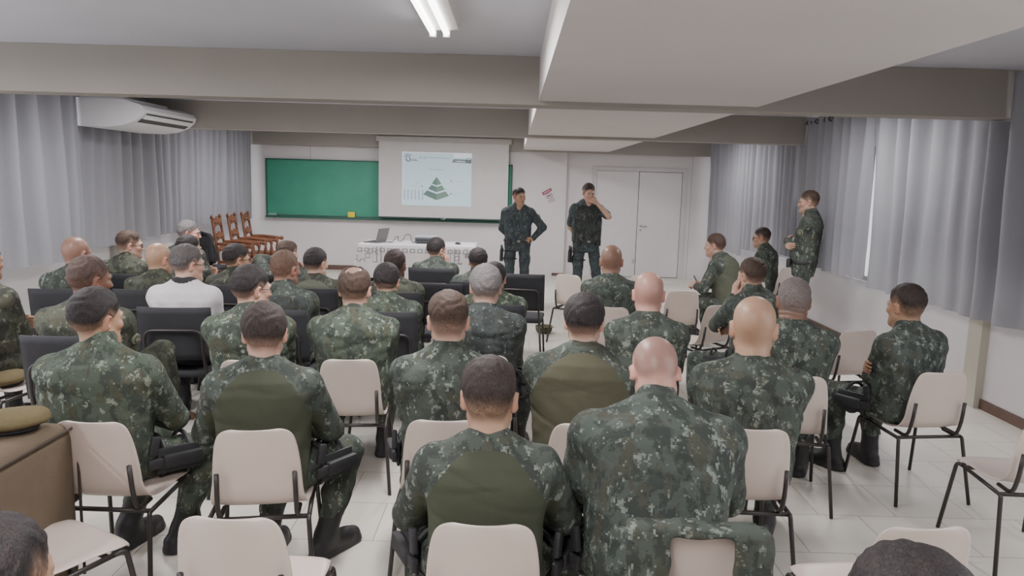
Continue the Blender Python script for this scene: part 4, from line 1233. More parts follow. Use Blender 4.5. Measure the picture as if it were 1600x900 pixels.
def tablecloth():
    rows = []
    prof = [(-.475, .20), (-.472, .35), (-.468, .50), (-.462, .64), (-.455, .74), (-.44, .752), (-.2, .752), (.2, .752), (.44, .752), (.455, .74), (.462, .6), (.47, .4)]
    xs = [-1.03, -1.02, -1.01, -.995, -.975] + [-.96 + 1.92 * i / 60 for i in range(61)] + [.975, .995, 1.01, 1.02, 1.03]
    for y, z in prof:
        row = []
        for x in xs:
            dz = 0
            if abs(x) > .96: dz = -(abs(x) - .96) / .07 * .34
            wob = .014 * math.sin(x * 17 + y * 3) * max(0, (.75 - z)) * 3
            zz = z + dz * (1 if z > .5 else .4)
            xx = x
            row.append((xx, y + (wob if y < 0 else -wob), max(zz, .16)))
        rows.append(row)
    return MB().grid(rows)
tc_ = tablecloth().build('tablecloth', cloth_mat(), smooth=True); tc_.location = (-1.58, 12.72, 0)
tag(tc_, 'white tablecloth with printed grey squares draped over the front table', 'tablecloth')
TZ = .754
lp = empty('laptop', (-2.33, 12.62, TZ), R(-112)); tag(lp, 'open grey laptop at the left end of the white tablecloth', 'laptop')
M_LAP = mat('laptop_grey', srgb(120, 116, 118), .4, .3, var=.03)
MB().box(-.17, .17, -.12, .12, 0, .018, bev=.004).build('base', M_LAP, lp)
MB().box(-.15, .15, -.06, .10, .018, .020).build('keyboard', mat('keys_dark', srgb(50, 50, 54), .6), lp)
Ml = Matrix.Translation((0, .12, .018)) @ Matrix.Rotation(R(-16), 4, 'X')
l2 = MB().box(-.17, .17, -.004, .006, 0, .235, M=Ml, bev=.003).build('lid', M_LAP, lp)
MB().box(-.155, .155, -.006, -.0045, .018, .222, M=Ml).build('display', mat('display_glow', srgb(150, 170, 180), .3, emit=srgb(190, 205, 215), estr=.5), l2)
cb = MB().tube(arc([(-2.13, 12.66, TZ + .01), (-2.02, 12.66, TZ + .012), (-1.98, 12.68, TZ + .10), (-1.94, 12.70, TZ + .10), (-1.96, 12.70, TZ + .015), (-1.86, 12.70, TZ + .03), (-1.84, 12.72, TZ + .13), (-1.74, 12.72, TZ + .14), (-1.72, 12.72, TZ + .012), (-1.63, 12.72, TZ + .012)], .06), .0055, 6).build('cable', M_BLACK_GEAR, smooth=True)
tag(cb, 'thin dark cable looping between the laptop and the projector', 'cable')
pj = empty('projector', (-1.47, 12.70, TZ), R(4)); pj.scale = (1.12, 1.12, 1.12); tag(pj, 'grey video projector on the front table', 'projector')
MB().box(-.165, .165, -.12, .12, .012, .105, bev=.012).build('housing', mat('projector_dark', srgb(96, 100, 108), .5, var=.04), pj, angle=40)
MB().box(-.167, .167, -.122, .122, .082, .112, bev=.012).build('top_cover', mat('projector_pale', srgb(178, 182, 188), .45, var=.03), pj, angle=40)
g = MB()
for i in range(9): g.box(-.14 + i * .022, -.128 + i * .022, -.1235, -.119, .03, .07)
g.build('vent_grille', M_BLACK_GEAR, pj)
Mp = Matrix.Translation((.05, .118, .06)) @ Matrix.Rotation(R(-90), 4, 'X')
MB().lathe([(.038, 0), (.038, .02), (.03, .022), (.004, .014)], n=20, M=Mp).build('lens', M_BLACK_GEAR, pj, angle=40)
ft = MB()
for sx in (-.13, .13): ft.tube([(sx, -.09, 0), (sx, -.09, .014)], .012, 10)
ft.tube([(0, .09, 0), (0, .09, .014)], .012, 10)
ft.build('foot', M_BLACK_GEAR, pj)
ms = empty('computer_mouse', (-.92, 12.62, TZ), R(60)); tag(ms, 'small black mouse lying on the right end of the tablecloth', 'mouse')
F_ = Field((-.05, -.07, -.01), (.05, .07, .06), .004); F_.ell((0, 0, .008), (.032, .055, .030), 0); F_.D = np.maximum(F_.D, -F_.ax[2][None, None, :])
v_, f_ = F_.mesh(); link('mouse_shell', np_mesh('mouse_shell', v_, f_), M_BLACK_GEAR, ms)
MB().box(-.003, .003, .015, .04, .028, .040, bev=.0015).build('wheel', M_METAL, ms)
# ------------------------------------------------------------------ chairs
def white_chair_proto():
    r = empty('plastic_chair', (0, -30, 0))
    prof = [(.222, .418, .185), (.224, .430, .192), (.212, .440, .198), (.16, .441, .205), (.08, .434, .208), (0, .430, .208), (-.08, .432, .206), (-.14, .440, .202),
            (-.178, .456, .197), (-.202, .482, .190), (-.216, .515, .186), (-.226, .56, .183), (-.236, .62, .180), (-.247, .68, .175), (-.258, .735, .167), (-.266, .772, .158), (-.270, .795, .146), (-.272, .807, .128), (-.273, .813, .10)]
    nu = 16
    def surf(off):
        rows = []
        for i, (y, z, hw) in enumerate(prof):
            a = prof[max(i - 1, 0)]; b = prof[min(i + 1, len(prof) - 1)]
            ty, tz = b[0] - a[0], b[1] - a[1]; L = math.hypot(ty, tz); ny, nz = tz / L, -ty / L      # normal: up for the seat, forward for the back
            if nz < 0 and abs(nz) > abs(ny): ny, nz = -ny, -nz
            ny, nz = (-(tz) / L * -1, -(ty) / L)
            row = []
            back = max(0.0, min(1.0, (z - .46) / .12))
            for j in range(nu + 1):
                q = -1 + 2 * j / nu
                x = hw * q
                e = abs(q) ** 3.2
                dish = back * .024 * (q * q) + (1 - back) * .014 * e * (1 if y < .1 else -.6)
                mid = 1 - back
                yy = y + back * dish; zz = z + (1 - back) * dish
                if .05 < back < 1: zz += (1 - back) * .02 * e
                # rolled rim
                if abs(q) > .93: 
                    yy -= back * .006; zz -= (1 - back) * .008
                row.append((x, yy + ny * off, zz + nz * off))
            rows.append(row)
        return rows
    top = surf(.004); bot = surf(-.004)
    mb = MB(); mb.grid(top)
    nr = len(top); nc = nu + 1; b = len(mb.v)
    mb.v += [p for r_ in bot for p in r_]
    for i in range(nr - 1):
        for j in range(nc - 1):
            mb.f.append((b + i * nc + j, b + (i + 1) * nc + j, b + (i + 1) * nc + j + 1, b + i * nc + j + 1)); mb.m.append(0)
    edge = [(0, j) for j in range(nc)] + [(i, nc - 1) for i in range(1, nr)] + [(nr - 1, j) for j in range(nc - 2, -1, -1)] + [(i, 0) for i in range(nr - 2, 0, -1)]
    for k in range(len(edge)):
        a, c = edge[k], edge[(k + 1) % len(edge)]
        ia, ic = a[0] * nc + a[1], c[0] * nc + c[1]
        mb.f.append((ia, b + ia, b + ic, ic)); mb.m.append(0)
    sh = mb.build('seat_shell', M_PLASTIC, r, smooth=True)
    bm = bmesh.new(); bm.from_mesh(sh.data); bmesh.ops.recalc_face_normals(bm, faces=bm.faces); bm.to_mesh(sh.data); bm.free()
    md = sh.modifiers.new('smooth', 'SUBSURF'); md.levels = 1; md.render_levels = 1
    tr = .0105
    for s in (-1, 1):
        MB().tube(arc([(s * .205, -.18, .398), (s * .205, -.205, .395), (s * .235, -.285, 0.004)], .05), tr, 10).build('leg', M_TUBE, r, True)
        MB().tube(arc([(s * .198, .14, .408), (s * .203, .20, .408), (s * .232, .262, 0.004)], .06), tr, 10).build('leg', M_TUBE, r, True)
        MB().tube([(s * .205, -.19, .397), (s * .200, .15, .409)], tr, 10).build('side_rail', M_TUBE, r, True)
        bk = MB().tube(arc([(s * .150, -.12, .408), (s * .150, -.205, .402), (s * .152, -.236, .46), (s * .155, -.262, .612)], .05), [.011] * 99, 10) if False else MB()
        pts = arc([(s * .158, -.10, .412), (s * .158, -.212, .408), (s * .158, -.244, .50), (s * .155, -.258, .625)], .05)
        bk.tube(pts, .0105, 10)
        bk.build('back_bracket', M_TUBE, r, True)
    MB().tube([(-.205, -.19, .397), (.205, -.19, .397)], tr, 10).build('cross_bar', M_TUBE, r, True)
    MB().tube([(-.20, .13, .407), (.20, .13, .407)], tr, 10).build('cross_bar', M_TUBE, r, True)
    return r

M_UPH = mat('black_upholstery', srgb(56, 56, 60), .75, var=.08, scale=10, bump=.12, bscale=150, spec=.25)
def black_chair_proto():
    r = empty('padded_chair', (2, -30, 0))
    # back pad: gently curved board
    def pad(x0, x1, z0, z1, yb, th, curve, lean):
        rows_f, rows_b = [], []
        nx, nz = 12, 8
        for j in range(nz + 1):
            z = z0 + (z1 - z0) * j / nz; rf = []; rb = []
            for i in range(nx + 1):
                q = -1 + 2 * i / nx; x = (x0 + x1) / 2 + (x1 - x0) / 2 * q
                ed = max(abs(q), abs(-1 + 2 * j / nz)); t = th * (1 - max(0, (ed - .84)) / .16 * .55)
                y = yb + curve * q * q - lean * (z - z0)
                rf.append((x, y + t, z)); rb.append((x, y, z))
            rows_f.append(rf); rows_b.append(rb)
        mb = MB(); nc = nx + 1
        mb.grid([rr[::-1] for rr in rows_f])
        b = len(mb.v); mb.grid(rows_b)
        F_ = [[p for p in rr] for rr in rows_f]
        ring_f = rows_f[0][:] + [rr[-1] for rr in rows_f[1:]] + rows_f[-1][::-1][1:] + [rr[0] for rr in rows_f[::-1][1:-1]]
        ring_b = rows_b[0][:] + [rr[-1] for rr in rows_b[1:]] + rows_b[-1][::-1][1:] + [rr[0] for rr in rows_b[::-1][1:-1]]
        n = len(ring_f); vs = ring_f + ring_b
        mb.add(vs, [(i, n + i, n + (i + 1) % n, (i + 1) % n) for i in range(n)])
        return mb
    def fin(mb, name):
        o = mb.build(name, M_UPH, r, angle=50)
        bm = bmesh.new(); bm.from_mesh(o.data); bmesh.ops.remove_doubles(bm, verts=bm.verts, dist=.0005); bmesh.ops.recalc_face_normals(bm, faces=bm.faces); bm.to_mesh(o.data); bm.free()
    fin(pad(-.245, .245, .54, .92, -.235, .045, .03, .14), 'backrest')
    s_ = MB().box(-.225, .225, -.21, .23, .405, .455, bev=.02, seg=3)
    s_.build('seat', M_UPH, r, angle=50)
    tr = .011
    # U-shaped back frame that runs up behind the backrest
    U = arc([(-.20, -.20, .40), (-.195, -.262, .56), (-.19, -.278, .76), (.19, -.278, .76), (.195, -.262, .56), (.20, -.20, .40)], .06)
    MB().tube(U, tr, 10).build('back_frame', M_TUBE, r, True)
    for s in (-1, 1):
        MB().tube([(s * .20, -.20, .40), (s * .235, -.27, .004)], tr, 10).build('leg', M_TUBE, r, True)
        MB().tube(arc([(s * .20, .17, .395), (s * .21, .20, .39), (s * .23, .245, .004)], .04), tr, 10).build('leg', M_TUBE, r, True)
        MB().tube([(s * .20, -.20, .395), (s * .20, .19, .395)], tr, 10).build('side_rail', M_TUBE, r, True)
    return r

PROTO = {'w': white_chair_proto(), 'b': black_chair_proto()}
USED = {'w': False, 'b': False}
def put_chair(kind, x, y, deg, label, group=None):
    if USED[kind]: c = copy_tree(PROTO[kind])
    else: c = PROTO[kind]; USED[kind] = True
    c.location = (x, y, 0); c.rotation_euler = (0, 0, -R(deg))
    tag(c, label, 'chair', group or {'w': 'cream plastic chairs with black tube frames', 'b': 'black padded chairs'}[kind])
    return c

# ------------------------------------------------------------------ empty chairs
put_chair('w', -.84, 2.40, 0, 'empty cream plastic chair at the bottom edge, left of the olive-backed man in front')
put_chair('w', -1.72, 2.60, 28, 'empty cream plastic chair beside the brown armchair, its seat towards the right')
put_chair('w', -3.30, 4.72, 14, 'cream plastic chair at the left edge with an olive beret on its seat')
put_chair('w', 1.30, 2.46, -5, 'empty cream plastic chair at the bottom right, behind the cropped dark-haired head')
put_chair('w', 2.63, 3.65, 3, 'empty cream plastic chair cut by the right edge of the photo')
put_chair('w', .78, 8.60, 32, 'empty cream plastic chair left of the man with a shaved tanned head, seen in profile')
put_chair('w', 1.70, 7.60, -4, 'empty cream plastic chair in the right block, behind the bald red-headed man')
put_chair('w', 1.72, 6.72, -30, 'cream plastic chair half hidden behind the man holding his hand to his face')
put_chair('w', 2.56, 5.72, -12, 'empty cream plastic chair between the grey-haired man and the man nearest the right wall')
put_chair('w', 1.52, 8.72, 0, 'cream plastic chair almost hidden behind the bald red head')
put_chair('b', .12, 7.72, 6, 'empty black padded chair at the aisle, right of the grey-haired man')
put_chair('b', -.68, 6.85, 0, 'empty black padded chair below the man who rests a hand on his cheek')
put_chair('b', -4.62, 11.2, 10, 'black padded chair in the far left corner with a black backpack on it')

# carved wooden armchairs in the far left corner
def wooden_chair_proto():
    r = empty('carved_armchair', (4, -30, 0))
    M_CW = mat('carved_wood', srgb(112, 70, 46), .45, var=.25, scale=14, bump=.2, bscale=50)
    MB().box(-.25, .25, -.22, .24, .42, .47, bev=.012).build('seat', M_CW, r, angle=40)
    for s in (-1, 1):
        p = MB().tube([(s * .22, -.22, 0), (s * .22, -.21, .45), (s * .22, -.30, 1.12)], [.020, .024, .020], 8)
        p.lathe([(.012, 0), (.027, .02), (.03, .04), (.016, .065), (.004, .075)], c=(s * .22, -.302, 1.11), n=12)
        p.build('back_post', M_CW, r, angle=45)
        MB().lathe([(.022, 0), (.03, .05), (.018, .12), (.032, .22), (.02, .32), (.028, .42)], c=(s * .235, .22, 0), n=12).build('leg', M_CW, r, True)
        MB().lathe([(.022, .45), (.034, .52), (.018, .60), (.030, .66), (.02, .71)], c=(s * .245, .20, 0), n=12).build('arm_post', M_CW, r, True)
        a = MB().tube([(s * .23, -.25, .73), (s * .24, -.05, .735), (s * .25, .15, .715), (s * .25, .27, .70)], [.024, .026, .028, .024], 8)
        a.lathe([(.01, -.02), (.036, -.012), (.036, .012), (.01, .02)], c=(s * .25, .28, .70), n=12, M=Matrix.Rotation(R(90), 4, 'Y'))
        a.build('armrest', M_CW, r, angle=45)
    # openwork back: carved splats built from curved bars
    for z, hgt in ((1.03, .12), (.80, .11), (.60, .07)):
        yb = -.21 - (z - .45) / .67 * .09
        c = MB()
        rows = []
        for j in (0, 1):
            row = []
            for i in range(21):
                q = -1 + i / 10
                arch = .05 * (1 - q * q) + .014 * math.cos(q * 9)
                zz = z + (hgt / 2 + arch if j else -hgt / 2 + arch * .9 + .02 * abs(math.sin(q * 6)))
                row.append((.21 * q, yb - (zz - z) / .67 * .09, zz))
            rows.append(row)
        f = rows; th = .022
        b_ = [[(x, y + th, zz) for x, y, zz in rr] for rr in f]
        c.grid(f); c.grid([rr[::-1] for rr in b_])
        for j in (0, 1): c.grid([f[j], b_[j]])
        for i in range(-2, 3): c.lathe([(.004, 0), (.022, .004), (.016, .014), (.004, .016)], c=(i * .075, yb + .022, z + .03), n=10, M=Matrix.Rotation(R(-90), 4, 'X'))
        c.build('carved_splat', M_CW, r)
    st = MB().tube([(-.235, .22, .17), (.235, .22, .17)], .014, 8).tube([(-.23, .22, .17), (-.22, -.21, .17)], .014, 8).tube([(.23, .22, .17), (.22, -.21, .17)], .014, 8)
    st.build('stretcher', M_CW, r, True)
    return r
wp = wooden_chair_proto()
for i, (x, y, lb) in enumerate(((-4.46, 12.0, 'carved wooden armchair in the far left corner, nearest of the three in the row'), (-4.46, 12.66, 'middle one of the three carved wooden armchairs by the far left curtain'), (-4.46, 13.30, 'carved wooden armchair closest to the green board, last of the row of three'))):
    c = wp if i == 0 else copy_tree(wp)
    c.location = (x, y, 0); c.rotation_euler = (0, 0, -R(84)); tag(c, lb, 'chair', 'carved wooden armchairs in a row')

# brown upholstered armchair at the left edge, seen from behind
sofa = empty('upholstered_armchair', (-2.285, 2.62, 0)); tag(sofa, 'brown upholstered armchair at the left edge with a beret on its back', 'armchair')
M_SOFA = mat('brown_upholstery', srgb(104, 92, 78), .9, var=.10, scale=5, bump=.3, bscale=90, spec=.15)
def pillow(name, lo, hi, rnd, parent, m, puff=0.0):
    lo = V3(lo); hi = V3(hi); c = (lo + hi) / 2; hf = (hi - lo) / 2
    F_ = Field(lo - .05 - puff, hi + .05 + puff, .014)
    def fn(X, Y, Z):
        qx = np.abs(X - c[0]) - hf[0] + rnd; qy = np.abs(Y - c[1]) - hf[1] + rnd; qz = np.abs(Z - c[2]) - hf[2] + rnd
        d = np.sqrt(np.maximum(qx, 0) ** 2 + np.maximum(qy, 0) ** 2 + np.maximum(qz, 0) ** 2) + np.minimum(np.maximum(np.maximum(qx, qy), qz), 0) - rnd
        return d - puff * (1 - ((X - c[0]) / hf[0]) ** 2).clip(0) * (1 - ((Y - c[1]) / hf[1]) ** 2).clip(0) - puff * (1 - ((Z - c[2]) / hf[2]) ** 2).clip(0) * (1 - ((Y - c[1]) / hf[1]) ** 2).clip(0) * .3
    F_.op(fn, lo - .05, hi + .05, 0)
    v, f = F_.mesh()
    return link(name, np_mesh(name, v, f), m, parent)
pillow('backrest', (.22, -.40, .10), (.47, .40, .80), .06, sofa, M_SOFA, .02)
pillow('seat', (-.42, -.28, .10), (.24, .28, .42), .05, sofa, M_SOFA, .02)
pillow('armrest', (-.42, .24, .08), (.26, .42, .62), .05, sofa, M_SOFA, .01)
pillow('armrest', (-.42, -.42, .08), (.26, -.24, .62), .05, sofa, M_SOFA, .01)
for sx in (-.38, .42):
    for sy in (-.36, .36): MB().box(sx - .03, sx + .03, sy - .03, sy + .03, 0, .11).build('foot', M_DARKWOOD, sofa)
MB().tube(arc([(.478, -.385, .12), (.478, -.385, .785), (.478, .385, .785), (.478, .385, .12)], .04), .006, 6).build('piping', mat('piping_brown', srgb(70, 60, 52), .9), sofa, True)

# berets, cap, backpack
M_BERET = mat('beret_wool', srgb(106, 96, 72), .95, var=.10, scale=9, bump=.3, bscale=140, spec=.1)
def beret(x, y, z, deg, label):
    e = empty('beret', (x, y, z), R(deg)); tag(e, label, 'beret', 'olive-brown berets')
    F_ = Field((-.17, -.16, -.01), (.17, .16, .12), .006)
    F_.ell((0, 0, .038), (.135, .115, .034), .0); F_.ell((.045, .0, .050), (.085, .085, .030), .03); F_.ell((-.07, 0, .03), (.06, .08, .03), .02)
    X, Y, Z = F_.ax[0][:, None, None], F_.ax[1][None, :, None], F_.ax[2][None, None, :]
    F_.D = F_.D + (.003 * np.sin(28 * X + 14 * Y)).astype(np.float32)
    F_.D = np.maximum(F_.D, .002 - Z)
    v, f = F_.mesh(); link('wool_crown', np_mesh('wool_crown', v, f), M_BERET, e)
    MB().tube([(.095 * math.cos(t), .085 * math.sin(t), .008) for t in [2 * math.pi * k / 28 for k in range(28)]], .008, 6, closed=True).build('leather_band', M_BLACK_CLOTH, e, True)
    return e
beret(-1.97, 2.84, .822, 20, 'olive-brown beret lying on the back of the brown armchair')
beret(-3.28, 4.72, .447, 70, 'olive-brown beret on the seat of the cream chair at the left edge')
cp = empty('field_cap', (.42, 9.05, 0), R(15)); tag(cp, 'olive field cap lying upside down on the white floor in the aisle', 'cap')
mb = MB()
pr = [(.080, .004), (.096, .02), (.104, .05), (.108, .085), (.100, .086), (.095, .05), (.085, .02), (.07, .012)]
mb.lathe(pr, n=24); mb.build('crown', mat('cap_olive', srgb(92, 88, 66), .9, var=.15, scale=20), cp, True)
bl = MB()
rows = []
for j in range(5):
    t = j / 4; rows.append([((.10 + .07 * t) * math.sin(a) * (1 - .1 * t), -(.10 + .075 * t) * math.cos(a), .085 + .01 * t - .02 * math.sin(a) ** 2 * t) for a in [R(-55 + 110 * i / 12) for i in range(13)]])
bl.grid(rows); bl.build('peak', MATS['cap_olive'], cp, True)
bp_ = empty('backpack', (-4.62, 11.16, .457), R(-10)); tag(bp_, 'black backpack standing on the padded chair in the far left corner', 'backpack')
F_ = Field((-.25, -.2, -.01), (.25, .22, .55), .010)
F_.ell((0, 0, .20), (.18, .13, .22), .02); F_.ell((0, .03, .38), (.13, .10, .12), .05); F_.ell((0, .12, .15), (.13, .06, .12), .02); F_.ell((-.16, 0, .14), (.05, .07, .10), .02); F_.ell((.16, 0, .14), (.05, .07, .10), .02)
X, Y, Z = F_.ax[0][:, None, None], F_.ax[1][None, :, None], F_.ax[2][None, None, :]
F_.D = F_.D + (.006 * np.sin(30 * X + 22 * Z + 3 * np.sin(20 * Y))).astype(np.float32); F_.D = np.maximum(F_.D, -Z)
v, f = F_.mesh(); link('bag_body', np_mesh('bag_body', v, f), M_BLACK_CLOTH, bp_)
for s in (-1, 1): MB().tube(arc([(s * .06, -.12, .40), (s * .10, -.20, .30), (s * .13, -.15, .08)], .08), .016, 8).build('shoulder_strap', M_BLACK_GEAR, bp_, True)
MB().tube(arc([(-.04, -.06, .46), (-.03, -.07, .51), (.03, -.07, .51), (.04, -.06, .46)], .03), .010, 8).build('carry_handle', M_BLACK_GEAR, bp_, True)
